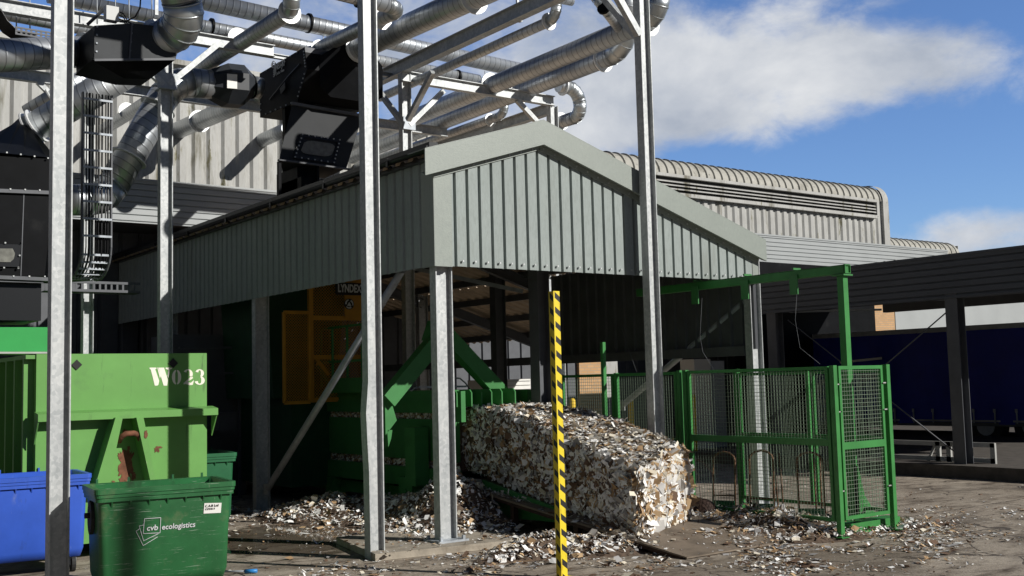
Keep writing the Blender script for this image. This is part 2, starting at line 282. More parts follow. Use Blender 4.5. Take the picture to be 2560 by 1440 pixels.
# ------------------------------------------------------------ mesh builder
class MB:
    def __init__(s): s.v = []; s.f = []; s.uv = []; s.mi = []; s.sm = []
    def face(s, idx, uv=None, mi=0, smooth=False): s.f.append(tuple(idx)); s.uv.append(uv); s.mi.append(mi); s.sm.append(smooth)
    def verts(s, vs_):
        n = len(s.v); s.v += [tuple(v) for v in vs_]; return n
    def hexa(s, p, mi=0):     # 8 corners: bottom loop 0-3, top loop 4-7
        n = s.verts(p)
        for q in ((3,2,1,0),(4,5,6,7),(0,1,5,4),(1,2,6,5),(2,3,7,6),(3,0,4,7)): s.face([n+i for i in q], mi=mi)
        return s
    def box(s, x0, x1, y0, y1, z0, z1, mi=0):
        return s.hexa([(x0,y0,z0),(x1,y0,z0),(x1,y1,z0),(x0,y1,z0),(x0,y0,z1),(x1,y0,z1),(x1,y1,z1),(x0,y1,z1)], mi)
    def obox(s, c, ax, ay, az, mi=0):   # centre and half-axis vectors
        c, ax, ay, az = Vector(c), Vector(ax), Vector(ay), Vector(az)
        return s.hexa([c-ax-ay-az, c+ax-ay-az, c+ax+ay-az, c-ax+ay-az, c-ax-ay+az, c+ax-ay+az, c+ax+ay+az, c-ax+ay+az], mi)
    def bar(s, a, b, w, h, up=(0,0,1), mi=0):   # rectangular bar a->b; w across, h along 'up'
        a, b = Vector(a), Vector(b); d = (b-a); l = d.length; d = d/l; up = Vector(up); up = (up - d*up.dot(d)).normalized(); sd_ = d.cross(up)
        return s.obox((a+b)/2, d*l/2, sd_*w/2, up*h/2, mi)
    def ibeam(s, a, b, fn, h, w, tf=.012, tw=.009):   # fn: flange normal, h: depth over flanges, w: flange width
        a, b = Vector(a), Vector(b); d = (b-a); l = d.length; d = d/l; fn = Vector(fn); fn = (fn - d*fn.dot(d)).normalized(); sd_ = d.cross(fn); c = (a+b)/2
        s.obox(c+fn*(h/2-tf/2), d*l/2, sd_*w/2, fn*tf/2); s.obox(c-fn*(h/2-tf/2), d*l/2, sd_*w/2, fn*tf/2); s.obox(c, d*(l/2-.001), sd_*tw/2, fn*(h/2-tf)); return s
    def prism(s, poly, ext, mi=0):      # planar polygon extruded by vector
        n0 = s.verts(poly); e = Vector(ext); n1 = s.verts([Vector(p)+e for p in poly]); k = len(poly)
        s.face([n0+i for i in range(k)][::-1], mi=mi); s.face([n1+i for i in range(k)], mi=mi)
        for i in range(k): j = (i+1) % k; s.face([n0+i, n0+j, n1+j, n1+i], mi=mi)
        return s
    def tube(s, pts, r, seg=20, caps=True, smooth=True, mi=0, rads=None):
        pts = [Vector(p) for p in pts]; n = len(pts); prev = None; rings = []; L_ = 0
        for i, p in enumerate(pts):
            d = ((pts[min(i+1, n-1)]-p).normalized() if i < n-1 else Vector((0,0,0))) + ((p-pts[max(i-1, 0)]).normalized() if i > 0 else Vector((0,0,0)))
            d.normalize()
            if prev is None: a = d.orthogonal().normalized()
            else: a = (prev - d*prev.dot(d)).normalized()
            prev = a; b_ = d.cross(a); rr = rads[i] if rads else r
            # mitre: stretch ring at bends
            k = 1.
            if 0 < i < n-1:
                c = max(.5, (pts[i+1]-p).normalized().dot(d)); k = 1/c; ax = ((pts[i+1]-p).normalized() - (p-pts[i-1]).normalized()); ax = ax.normalized() if ax.length > 1e-6 else None
            if i: L_ += (p-pts[i-1]).length
            ring = []
            for q in range(seg):
                t_ = 2*math.pi*q/seg; o = a*math.cos(t_)*rr + b_*math.sin(t_)*rr
                if k > 1.0001 and ax is not None: o = o + ax*(o.dot(ax))*(k-1)
                ring.append(p+o)
            rings.append((s.verts(ring), L_))
        for i in range(n-1):
            (r0, l0), (r1, l1) = rings[i], rings[i+1]
            for q in range(seg):
                q2 = (q+1) % seg; u0, u1 = q/seg, (q+1)/seg
                s.face([r0+q, r0+q2, r1+q2, r1+q], [(u0,l0),(u1,l0),(u1,l1),(u0,l1)], mi, smooth)
        if caps:
            s.face([rings[0][0]+q for q in range(seg)][::-1], mi=mi); s.face([rings[-1][0]+q for q in range(seg)], mi=mi)
        return s
    def sheet(s, prof, P0, U, V, N_, v0, v1, mi=0, thick=.002):
        # corrugated sheet: prof = [(u, d)]; v0(u), v1(u) limits along V
        P0, U, V, N_ = Vector(P0), Vector(U), Vector(V), Vector(N_)
        f0 = v0 if callable(v0) else (lambda u: v0); f1 = v1 if callable(v1) else (lambda u: v1)
        pr = None
        for u, d in prof:
            c = P0+U*u+N_*d; n = s.verts([c+V*f0(u), c+V*f1(u)])
            if pr is not None: s.face([pr, n, n+1, pr+1], mi=mi)
            pr = n
        return s
    def build(s, name, material, parent=None):
        me = bpy.data.meshes.new(name); me.from_pydata(s.v, [], s.f)
        mats = material if isinstance(material, (list, tuple)) else [material]
        for x in mats: me.materials.append(x)
        me.polygons.foreach_set('material_index', s.mi); me.polygons.foreach_set('use_smooth', s.sm)
        if any(u is not None for u in s.uv):
            ul = me.uv_layers.new(name='UVMap'); k = 0; data = []
            for f, u in zip(s.f, s.uv):
                for i in range(len(f)): data += list(u[i]) if u else [0, 0]
            ul.data.foreach_set('uv', data)
        me.update(); o = bpy.data.objects.new(name, me); col.objects.link(o)
        if parent is not None:
            o.parent = parent
            o.matrix_parent_inverse = Matrix.Translation(-parent.location) if parent.type == 'EMPTY' else Matrix.Identity(4)
        return o
def prof(L_, pitch, top, depth, slope=.012, start=0., phase=0.):
    # trapezoid profile: wide crown (width top) at d=0, grooves at d=-depth
    out = [(0., 0.)]; u = start+phase
    while u < L_-1e-4:
        g = pitch-top
        for du, d in ((0, 0), (slope, -depth), (g-slope, -depth), (g, 0)):
            if 0 < u+du < L_: out.append((u+du, d))
        u += pitch
    out.append((L_, 0.)); return out
def thing(name, label, cat, loc=(0,0,0), group=None):
    o = bpy.data.objects.new(name, None); col.objects.link(o); o.location = loc; o.empty_display_size = .2
    o['label'] = label; o['category'] = cat
    if group: o['group'] = group
    return o
def tag(o, label, cat, group=None, kind=None):
    o['label'] = label
    if cat: o['category'] = cat
    if group: o['group'] = group
    if kind: o['kind'] = kind
    return o
def structure(o, label=None):
    o['kind'] = 'structure'
    if label: o['label'] = label
    return o
def plabel(o, label): o['label'] = label; return o
def text_mesh(name, body, size, P, right, up, material, parent, ext=.002, bold=0., shear=0., width=None):
    cu = bpy.data.curves.new(name+'_t', 'FONT'); cu.body = body; cu.size = size; cu.extrude = ext; cu.offset = bold; cu.shear = shear; cu.resolution_u = 3
    to = bpy.data.objects.new(name+'_t', cu); col.objects.link(to)
    dg = bpy.context.evaluated_depsgraph_get(); me = bpy.data.meshes.new_from_object(to.evaluated_get(dg)); bpy.data.objects.remove(to)
    right, up = Vector(right).normalized(), Vector(up).normalized(); nrm = right.cross(up)
    mt = Matrix((right, up, nrm)).transposed().to_4x4(); mt.translation = Vector(P)
    if width:
        w_ = max(v.co.x for v in me.vertices)-min(v.co.x for v in me.vertices); mt = mt @ Matrix.Diagonal((width/w_, 1, 1, 1))
    me.transform(mt); me.materials.clear(); me.materials.append(material); me.name = name
    o = bpy.data.objects.new(name, me); col.objects.link(o); o.parent = parent
    o.matrix_parent_inverse = Matrix.Translation(-parent.location) if parent.type == 'EMPTY' else Matrix.Identity(4)
    return o
# ============================================================ ground
g = MB(); n = 24
xs = [-60, -10, -2, 2, 6, 10, 14, 19.6, 30, 60, 160, 500]; ys = [-60, -5, 2, 6, 9, 12, 15, 18, 24, 40, 90, 600]
for i in range(len(xs)-1):
    for j in range(len(ys)-1):
        k = g.verts([(xs[i],ys[j],0),(xs[i+1],ys[j],0),(xs[i+1],ys[j+1],0),(xs[i],ys[j+1],0)]); g.face([k,k+1,k+2,k+3])
structure(g.build('ground', M['ground']), 'worn stained concrete yard strewn with paper scraps')
# concrete plinth under the corner column
pd = MB(); pd.prism([(6.55,11.72,.004),(8.35,11.45,.004),(8.75,11.9,.004),(8.6,13.2,.004),(6.9,13.4,.004)], (0,0,.085))
tag(pd.build('concrete_plinth', M['concrete']), 'low chipped concrete plinth under the bolted corner column', 'plinth')
# ============================================================ factory hall
YW = 25.5
hall = thing('factory_hall', 'long pale weathered ribbed metal hall with curved eaves behind the pipework', 'factory', (25, YW, 0))
xl, xr = 2.0, pY(2215, 500, YW).x
ztop = pY(2200, 462, YW).z; rad = .62
zs = ztop - rad - .05
# curved roof edge profile: (y offset, z) and normals
path = []
for k in range(0, 9):
    a = math.pi/2*k/8; path.append(((YW+rad-rad*math.cos(a), zs+rad*math.sin(a)), (-math.cos(a), math.sin(a))))
path.append(((YW+rad+4, ztop+.25), (0, 1)))
pitch = .37
def ribs_curved(x0, x1, pth, pitch, w, d, name, mat_, parent):
    mb = MB(); x = x0; samples = []
    while x < x1:
        for dx, dd in ((0, 0), (.03, d), (w-.03, d), (w, 0)):
            if x+dx <= x1: samples.append((x+dx, dd))
        x += pitch
    samples.append((x1, 0)); pr = None
    for sx, dd in samples:
        n = mb.verts([(sx, p[0]+q[0]*dd, p[1]+q[1]*dd) for p, q in pth])
        if pr is not None:
            for i in range(len(pth)-1): mb.face([pr+i, n+i, n+i+1, pr+i+1], smooth=False)
        pr = n
    return mb.build(name, mat_, parent)
ribs_curved(xl, xr-.35, path, pitch, .10, .05, 'curved_roof', M['hall_roof'], hall)
# end cap roll at the right corner
ec = MB(); pts0 = [(xr-.35, p[0]+q[0]*.10, p[1]+q[1]*.10) for p, q in path]; pts1 = [(xr, p[0]+q[0]*.10, p[1]+q[1]*.10) for p, q in path]
n0 = ec.verts(pts0); n1 = ec.verts(pts1); n2 = ec.verts([(xr-.35, YW+3, 2), (xr, YW+3, 2)])
for i in range(len(path)-1): ec.face([n0+i, n1+i, n1+i+1, n0+i+1])
ec.box(xr-.35, xr, YW-.10, YW+.2, 2.5, zs)
ec.box(xr-.02, xr, YW+.2, YW+6, 2.5, zs)
gb = [(xr-.01, YW-.02, zs)] + [(xr-.01, p[0], p[1]) for p, q in path[:9]] + [(xr-.01, YW+6, ztop), (xr-.01, YW+6, zs)]
n3 = ec.verts(gb); ec.face([n3+i for i in range(len(gb))])
ec.build('corner_flashing', M['hall'], hall)
lz0, lz1 = pY(2183, 508, YW).z, pY(2183, 533, YW).z
lx0, lx1 = pY(1500, 420, YW).x, pY(2183, 508, YW).x
# the louvre band sits under the curved roof; ribs below it
def hprof(x0, x1, p, topw, dep): return [(x0+u, d) for u, d in prof(x1-x0, p, topw, dep, .07)]
w = MB()
w.sheet(hprof(0, xr-.35-xl, .37, .15, .06), (xl, YW, 0), (1,0,0), (0,0,1), (0,-1,0), 2.2, lambda u: (lz1-.10) if lx0 < xl+u < lx1 else zs)
w.build('wall', M['hall'], hall)
xs_ = pY(700, 300, YW).x; zt2 = pY(640, 196, YW).z
w = MB(); w.sheet([(u, d) for u, d in prof(xs_-(-3), .37, .15, .06, .07)], (-3, YW-.10, 0), (1,0,0), (0,0,1), (0,-1,0), 2.2, zt2); w.box(-3, xs_, YW-.19, YW+4, zt2, zt2+.12); w.box(xs_, xs_+.05, YW-.17, YW+4, 5, zt2)
plabel(w.build('taller_wall', M['hall'], hall), 'taller straight wall of the hall behind the ducts')
lv = MB(); lh = (zs-.12)-(lz1-.10); nb = 4
for k in range(nb):
    za = lz1-.10+lh*k/nb; zb = za+lh/nb
    if k: lv.prism([(lx0, YW-.13, za-.022), (lx0, YW-.13, za+.022), (lx0, YW-.03, za+.04), (lx0, YW-.03, za+.02)], (lx1-lx0, 0, 0))
lv.box(lx1, lx1+.10, YW-.16, YW+.02, lz1-.14, zs-.06)
lv.box(lx0, lx1+.1, YW-.15, YW-.02, zs-.08, zs+.02)
lv.box(lx0, lx1, YW-.16, YW-.02, lz1-.22, lz1-.10)
lo = lv.build('louvre', M['hall'], hall)
bk = MB(); bk.box(lx0, lx1, YW-.012, YW+.03, lz1-.12, zs+.0); bk.build('louvre_recess', M['rubber'], hall)
# lean-to canopy with a horizontally ribbed fascia
YF = 23.3
zt = pY(1870, 585, YF).z; zb = pY(2112, 672, YF).z
zbl = pY(281, 550, YF).z
fx0, fx1 = -1.0, pY(2370, 640, YF).x
fa = MB(); fp = prof(zt-zb, .135, .105, .03, .008, .02)
fa.sheet([(u, d) for u, d in fp], (fx0, YF, zb), (0,0,1), (1,0,0), (0,-1,0), 0, fx1-fx0)
fa.box(fx0, fx1, YF-.02, YF+.2, zt, zt+.05)
cano = thing('fascia_canopy', 'light grey horizontally ribbed canopy edge running along the pale hall', 'canopy', (20, YF, 0))
fa.build('fascia', M['lean'], cano)
rf = MB(); rf.box(fx0, fx1, YF+.02, YW-.02, zb+.05, zb+.15); rf.build('canopy_roof', M['steel_dark'], cano)
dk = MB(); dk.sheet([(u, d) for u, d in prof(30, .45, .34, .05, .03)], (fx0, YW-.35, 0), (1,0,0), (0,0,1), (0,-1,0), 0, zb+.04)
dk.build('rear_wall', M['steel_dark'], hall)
# far smaller curved roof at the right end
far = thing('distant_hall_roof', 'small curved pale roof section beyond the tall hall end', 'roof', (60, 34, 0))
YF2 = 36.; q0, q1 = pY(2236, 590, YF2), pY(2398, 603, YF2)
r2 = .8; pth2 = [((YF2+r2-r2*math.cos(math.pi/2*k/6), q0.z-r2+r2*math.sin(math.pi/2*k/6)), (-math.cos(math.pi/2*k/6), math.sin(math.pi/2*k/6))) for k in range(7)] + [((YF2+4, q0.z+.02), (0,1))]
ribs_curved(q0.x-2, q1.x, pth2, .5, .12, .05, 'curved_roof', M['hall_roof'], far)
fw_ = MB(); fw_.box(q0.x-2, q1.x-.05, YF2+.05, YF2+4, 3, q0.z-r2)
fw_.bar((q0.x-1, YF2-.25, q0.z-r2), (q1.x+.8, YF2-.25, q0.z-r2), .08, .08); fw_.box(q1.x-.02, q1.x+.01, YF2+.1, YF2+4, q0.z-2.4, q0.z-.2)
fw_.build('wall', M['hall'], far)
# ============================================================ baling shed
X0, Y0 = 7.73, 12.02; X1 = 13.76
shed = thing('baling_shed', 'grey ribbed steel shed open below its cladding, standing over the baler', 'shed', (X0, Y0, 0))
AX = 9.30; AZ = 5.39; SL = .314
def roofz(x): return AZ - SL*abs(x-AX)
YB = 26.6
# gable cladding in a plane a little in front of the columns
GY = Y0-.16; gx0, gx1 = X0-.17, X1-.03
zg = 3.61
gs = MB(); P_ = prof(gx1-gx0-.34, .198, .150, .040, .006, .04)
P_2 = sorted(set(P_ + [(AX-gx0-.28, 0.)]))
gs.sheet([(u, d) for u, d in P_], (gx0+.26, GY, 0), (1,0,0), (0,0,1), (0,-1,0), lambda u: zg, lambda u: roofz(gx0+.26+u)-.02)
gcl = gs.build('gable_cladding', M['clad'], shed)
bk = MB(); bk.prism([(gx0+.05, GY+.045, zg+.02), (gx1-.03, GY+.045, zg+.02), (gx1-.03, GY+.045, roofz(gx1)), (AX, GY+.045, roofz(AX)), (gx0+.05, GY+.045, roofz(gx0))], (0,.02,0)); bk.build('gable_liner', M['steel_dark'], shed)
# corner flashings
cf = MB(); cf.box(gx0, gx0+.27, GY-.006, GY+.03, zg-.01, roofz(gx0+.1)-.01); cf.box(gx0-.006, gx0+.01, GY-.005, GY+.3, zg-.01, 4.9)
cf.build('corner_flashing', M['fascia'], shed)
cf = MB(); cf.box(gx1-.12, gx1+.02, GY-.006, GY+.03, zg-.01, roofz(gx1)-.01); cf.build('corner_flashing', M['fascia'], shed)
# rake trim with screws under the barge board
rt = MB()
for a, b in ((gx0-.02, AX), (AX, gx1+.02)):
    pa, pb = Vector((a, GY-.012, roofz(a)-.05)), Vector((b, GY-.012, roofz(b)-.05)); rt.bar(pa, pb, .02, .09)
rt.build('rake_trim', M['fascia'], shed)
sc = MB()
u = gx0+.42
while u < gx1-.1:
    for z in (zg+.07, roofz(u)-.06): sc.obox((u, GY-.026, z), (.012,0,0), (0,.008,0), (0,0,.012))
    u += .198
sc.build('screws', M['galv'], shed); bpy.data.objects['screws'].name = 'screw_row'
# barge boards: outer face, underside return
ex0, ex1 = 7.36, 13.82; th = .34
def barge(xa, xb):
    mb = MB(); za, zb_ = roofz(xa)+.30, roofz(xb)+.30; ya = GY-.13
    mb.hexa([(xa,ya,za-th),(xb,ya,zb_-th),(xb,ya+.02,zb_-th),(xa,ya+.02,za-th),(xa,ya,za),(xb,ya,zb_),(xb,ya+.02,zb_),(xa,ya+.02,za)])
    mb.hexa([(xa,ya+.021,za-th+.0),(xb,ya+.021,zb_-th+.0),(xb,GY-.014,zb_-th+.03),(xa,GY-.014,za-th+.03),(xa,ya+.021,za-th+.02),(xb,ya+.021,zb_-th+.02),(xb,GY-.014,zb_-th+.05),(xa,GY-.014,za-th+.05)])
    mb.hexa([(xa,ya,za+.001),(xb,ya,zb_+.001),(xb,GY+.3,zb_+.001),(xa,GY+.3,za+.001),(xa,ya,za+.012),(xb,ya,zb_+.012),(xb,GY+.3,zb_+.012),(xa,GY+.3,za+.012)])
    return mb
barge(ex0, AX).build('barge_board', M['fascia'], shed); barge(AX, ex1).build('barge_board', M['fascia'], shed)
# roof sheets (ribs along the slope), underside brownish
for a, b in ((ex0+.03, AX), (AX, ex1-.03)):
    rs = MB(); L0 = YB-GY
    dv = Vector((b-a, 0, roofz(b)-roofz(a))); nrm = Vector((-(dv.z), 0, dv.x)).normalized()
    rs.sheet([(u, d) for u, d in prof(L0, .33, .20, .035, .03)], Vector((a, GY, roofz(a)+.24)), (0,1,0), dv, nrm, 0, 1)
    rs.build('roof_sheet', M['roof_under'], shed)
rs = MB(); dv = Vector((3.3, 0, -3.3*SL)); rs.sheet([(u, d) for u, d in prof(9, .33, .20, .035, .03)], Vector((ex1-.03, 17.2, roofz(ex1-.03)+.24)), (0,1,0), dv, (SL,0,1), 0, 1); plabel(rs.build('roof_sheet', M['roof_under'], shed), 'rear roof extension seen from below')
for y in (17.4, 21.8, 26.0):
    rb = MB(); rb.ibeam((X1, y, roofz(X1)), (17., y, roofz(17.)), (0,0,1), .22, .12); rb.build('rafter', M['steel_dark'], shed)
for x in (14.4, 15.5, 16.6):
    pb = MB(); pb.bar((x, 17.2, roofz(x)+.14), (x, 26, roofz(x)+.14), .06, .14); pb.build('purlin', M['steel_dark'], shed)
hcol_ = MB(); hcol_.ibeam((16.9,21.8,0), (16.9,21.8,3.2), (1,0,0), .22, .15); hcol_.build('column', M['steel_dark'], shed)
# side cladding, left (in shade) and right
ss = MB(); zc0, zc1 = 3.61, 5.04
ss.sheet(prof(YB-GY-.05, .22, .15, .035, .02, .04), (gx0, GY+.03, 0), (0,1,0), (0,0,1), (-1,0,0), zc0, zc1)
plabel(ss.build('side_cladding', M['clad'], shed), 'shaded long side cladding of ribbed grey sheet')
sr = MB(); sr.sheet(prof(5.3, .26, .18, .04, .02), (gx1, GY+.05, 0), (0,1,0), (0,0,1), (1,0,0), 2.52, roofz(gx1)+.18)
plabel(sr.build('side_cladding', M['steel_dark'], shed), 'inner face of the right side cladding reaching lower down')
# gutter with brackets
gt = MB(); gtx = X0-.24; pts = []
for k in range(9): a = math.pi*(k/8); pts.append((gtx-.075*math.cos(a), -.075*math.sin(a)))
for (ya, yb) in ((GY-.1, YB),):
    n0 = gt.verts([(x, ya, 5.12+z) for x, z in pts]); n1 = gt.verts([(x, yb, 5.12+z) for x, z in pts])
    for i in range(8): gt.face([n0+i, n0+i+1, n1+i+1, n1+i], smooth=True)
gt.prism([(x, GY-.1, 5.12+z) for x, z in pts], (0,.01,0))
gt.box(gtx-.09, gtx-.07, GY-.1, YB, 5.11, 5.135)
gt.box(gtx-.02, X0-.13, GY-.06, YB, 4.98, 5.2)
gut = gt.build('gutter', M['black_gloss'], shed)
gk = MB(); y = GY+.9
while y < YB: gk.box(gtx-.085, gtx+.08, y, y+.05, 5.035-.01, 5.15); y += 1.9
gk.build('bracket', M['black_gloss'], gut)
# columns: H sections, flanges facing +-X
def hcol(name, x, y, z0, z1, h, w, parent, material, tf=.014):
    mb = MB(); mb.ibeam((x,y,z0), (x,y,z1), (1,0,0), h, w, tf, .010)
    return mb.build(name, material, parent)
cols = [(X0+.02, Y0, .09), (X1, Y0, 0), (X0, 17.72, 0), (X0, 22.2, 0), (X1, 17.3, 0), (X1, 22.2, 0)]
for x, y, z0 in cols:
    c_ = hcol('column', x, y, z0, 4.9 if x < 9 else 4.3, .254, .146, shed, M['galv'])
    bp = MB(); bp.box(x-.22, x+.22, y-.2, y+.2, z0, z0+.025)
    for sx in (-.17, .17):
        for sy in (-.15, .15): bp.box(x+sx-.018, x+sx+.018, y+sy-.018, y+sy+.018, z0+.025, z0+.07)
    o = bp.build('base_plate', M['galv_dull'], c_)
# rafters, purlins, inner bracing
for y in (Y0+.35, 17.7, 22.2):
    rb = MB()
    rb.ibeam((X0+.1, y, roofz(X0)+.0), (AX, y, roofz(AX)+.0), (0,0,1), .22, .12); rb.ibeam((AX, y, roofz(AX)+.0), (X1, y, roofz(X1)+.0), (0,0,1), .22, .12)
    rb.build('rafter', M['steel_dark'], shed)
for x in (8.5, 10.2, 11.3, 12.4, 13.4):
    pb = MB(); pb.bar((x, GY+.08, roofz(x)+.14), (x, YB-.1, roofz(x)+.14), .06, .14); pb.build('purlin', M['steel_dark'], shed)
br = MB()
for a, b in (((9.0,12.5,5.15),(12.2,17.5,4.55)), ((12.6,12.5,4.4),(9.2,17.5,5.2)), ((13.3,17.6,3.9),(10.5,20.5,4.9))): br.bar(a, b, .08, .08)
br.build('roof_brace', M['galv_dull'], shed)
for a, b in ((pX(1005,676,X0), (X0,17.45,.42)), (pX(1870,748,X1), pX(1560,1010,X1))):
    db = MB(); db.tube([a, b], .055, 14); o = db.build('diagonal_brace', M['galv_dull'], shed)
    cp = MB(); cp.obox(Vector(b)+Vector((0,.08,-.03)), (.01,0,0), (0,.1,0), (0,0,.09)); cp.build('gusset', M['galv'], o)
eb = MB(); eb.ibeam((X0, Y0+.2, 3.8), (X0, YB, 3.8), (0,0,1), .16, .1); eb.bar((X1-.1, Y0+.1, 2.5), (X1-.1, YB, 2.5), .06, .16); eb.bar((X0+.1, Y0+.02, 3.78), (X1-.1, Y0+.02, 3.78), .08, .16)
eb.build('rail_beam', M['steel_dark'], shed)
# rear inner wall closing the far side partly, with openings
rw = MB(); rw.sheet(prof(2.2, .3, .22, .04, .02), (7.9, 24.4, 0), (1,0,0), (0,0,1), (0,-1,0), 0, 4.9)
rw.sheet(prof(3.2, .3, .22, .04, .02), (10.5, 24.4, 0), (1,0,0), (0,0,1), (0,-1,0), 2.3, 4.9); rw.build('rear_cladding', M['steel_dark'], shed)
# dark perforated interior column in the middle
ic = MB(); p_ = pD(1250, 1000, 22.5); ic.ibeam((p_.x, p_.y, 0), (p_.x, p_.y, 4.7), (1,0,0), .26, .2); ic.build('column', M['steel_dark'], shed)
p_ = pD(1352, 900, 17.6); ic = MB(); ic.ibeam((p_.x, p_.y, 0), (p_.x, p_.y, 4.9), (1,0,0), .24, .24); ic.build('column', M['steel_dark'], shed)
# ============================================================ pipe rack
rack = thing('pipe_rack', 'tall galvanised steel frame carrying the spiral ducts in front of the shed', 'pipe rack', (6.68, 11.96, 0))
ZB = 7.8; RY = 17.4
def rpost(x, y, z0, z1, label=None, dent=False):
    mb = MB(); h, w, tf, tw = .20, .145, .013, .009
    if not dent: mb.ibeam((x,y,z0), (x,y,z1), (1,0,0), h, w, tf, tw)
    else:
        zs_ = [z0, 1.05, 1.35, 1.75, 2.15, z1]; off = [0, -.005, -.02, -.035, 0, 0]
        for k in range(len(zs_)-1):
            for sx in (-1, 1):
                o0, o1 = (off[k], off[k+1]) if sx < 0 else (0, 0)
                a = x+sx*(h/2-tf/2)
                mb.hexa([(a+o0-tf/2,y-w/2,zs_[k]),(a+o0+tf/2,y-w/2,zs_[k]),(a+o0+tf/2,y+w/2,zs_[k]),(a+o0-tf/2,y+w/2,zs_[k]),(a+o1-tf/2,y-w/2,zs_[k+1]),(a+o1+tf/2,y-w/2,zs_[k+1]),(a+o1+tf/2,y+w/2,zs_[k+1]),(a+o1-tf/2,y+w/2,zs_[k+1])])
        mb.box(x-h/2+tf, x+h/2-tf, y-tw/2, y+tw/2, z0, z1)
    o = mb.build('post', M['galv'], rack)
    if label: plabel(o, label)
    return o
rpost(2.98, 11.9, 0, 9.3, 'thick post in front of the green container')
rpost(6.68, 11.96, 0, 9.3, 'post with a dented flange in front of the shed corner', True)
rpost(11.13, 11.62, 0, 9.3, 'post beside the mesh guard in front of the gable')
PX4 = pY(413, 500, 17.3).x
rpost(PX4, 17.3, 0, ZB-.1, 'rear post behind the green container')
XD = pY(1013, 300, RY).x; rpost(XD, RY, 0, ZB+.1, 'rear post rising through the shed roof')
XE = pY(1381, 290, RY).x; rpost(XE, RY, 0, ZB-.05, 'short visible post behind the gable peak')
def rbeam(a, b, fn=(0,0,1), h=.20, w=.13, material='galv', name='beam'):
    mb = MB(); mb.ibeam(a, b, fn, h, w, .012, .008); return mb.build(name, M[material], rack)
YA = 17.3
zA = lambda px, py: pY(px, py, YA)
A1 = pY(684, 129, YA); rbeam((2.0, YA, A1.z), (A1.x, YA, A1.z))
rbeam((2.0, YA+.6, A1.z+.12), (A1.x+3.9, YA+.6, A1.z+.12), h=.08, w=.08)
C1_ = pY(1380, 255, RY); rbeam((XD-.1, RY-.05, C1_.z), (XE, RY-.05, C1_.z))
YBm = pZ(647, 268, ZB).y; rbeam((2.2, YBm, ZB), (pY(1118, 350, YBm).x, YBm, ZB), h=.2)
D0 = pX(947, 206, XD-.0); D1 = pX(1300, 55, XD)
rbeam((XD, YBm-.1, C1_.z+.21), (XD, 9.5, C1_.z+.21), h=.24, w=.16)
rbeam((XE+.02, RY+.1, C1_.z-.12), (XE+.02, YBm+4, C1_.z-.12), h=.22, w=.15)
rbeam((2.5, 11.9, 9.15), (12, 11.9, 9.15), h=.22)
def rbrace(a, b, wd=.09, name='knee_brace'):
    mb = MB(); mb.bar(a, b, wd, .09, up=(0,-1,0)); d=(Vector(b)-Vector(a)).normalized(); return mb.build(name, M['galv'], rack)
rbrace(pY(420, 212, YA-.06), pY(543, 112, YA-.06)); rbrace(pY(408, 212, YA-.06), pY(300, 110, YA-.06))
rbrace(pY(1022, 313, RY-.06), pY(1108, 228, RY-.06)); rbrace(pX(1008, 310, XD-.06), pX(950, 232, XD-.06)); rbrace(pX(1020, 300, XD-.06), pX(1082, 180, XD-.06))
rbrace(pY(1385, 352, RY-.06) , pY(1292, 250, RY-.06)); rbrace(pY(1597, 88, 11.56), pY(1535, -22, 11.56), .1); rbrace(pX(1592, 92, 11.08), pX(1480, -40, 11.08), .1)
rbrace(pY(140, 250, YBm-.06), pY(95, 205, YBm-.06))
gp = MB(); q = pY(413, 205, YA); gp.obox((q.x, YA-.09, q.z), (.16,0,0), (0,.008,0), (0,0,.13)); gp.obox((q.x, YA, q.z-.13), (.13,0,0), (0,.13,0), (0,0,.01)); gp.build('gusset', M['galv_dull'], rack)
gp = MB(); q = pY(1015, 318, RY); gp.obox((q.x+.02, RY-.09, q.z+.06), (.13,0,0), (0,.008,0), (0,0,.12)); gp.build('gusset', M['galv_dull'], rack)
# ============================================================ dock canopy with platform on the right
XC = 20.21
dockp = MB(); dockp.box(19.75, 34, -6, 40, .004, .25); structure(dockp.build('pavement', mat('shade_darkened_dock_concrete', (.09,.08,.07), .85, 0, var=.3, vscale=4, bump=.3, bscale=20)), 'raised concrete dock edge')  # concrete darkened to stand in for shade under the canopy
dc = thing('dock_canopy', 'dark canopy with ribbed anthracite fascia over the parked lorry', 'canopy', (XC, 12.4, 0))
fp = prof(.80, .135, .10, .03, .01, .02)
f2 = MB(); f2.sheet(fp, (XC-.15, 8.6, 3.57), (0,0,1), (0,1,0), (-1,0,0), 0, 9.3); f2.box(XC-.17, XC+.1, 8.6, 17.9, 4.37, 4.42); f2.box(XC-.16, XC+.1, 8.6, 17.9, 3.53, 3.57)
f2.build('fascia', M['dock'], dc)
r_ = MB(); r_.box(XC-.1, XC+9.5, 8.6, 17.9, 4.2, 4.28); r_.box(XC+5.5, XC+5.7, 8.6, 17.9, 3.7, 4.2); r_.box(XC+2.0, XC+9.5, 17.9, 32, 4.2, 4.28)  # last box is unseen roof added to keep the trailer dark
for y in (9, 12, 15): r_.box(XC, XC+9.5, y, y+.12, 3.95, 4.2)
r_.build('canopy_roof', M['steel_dark'], dc)
for y in (12.4, 17.0):
    o = hcol('column', XC, y, .25, 3.7, .27, .26, dc, M['steel_dark'])
for a, b in (((XC, 12.5, 3.3), (XC, 16.9, .4)), ((XC, 12.3, .4), (XC, 7.9, 3.3)), ((XC, 16.9, 3.3), (XC, 12.5, .4))):
    pass
tb = MB(); tb.tube([pX(2388, 762, XC), pX(2100, 1010, XC)], .014, 6); tb.build('tie_rod', M['steel_dark'], dc)
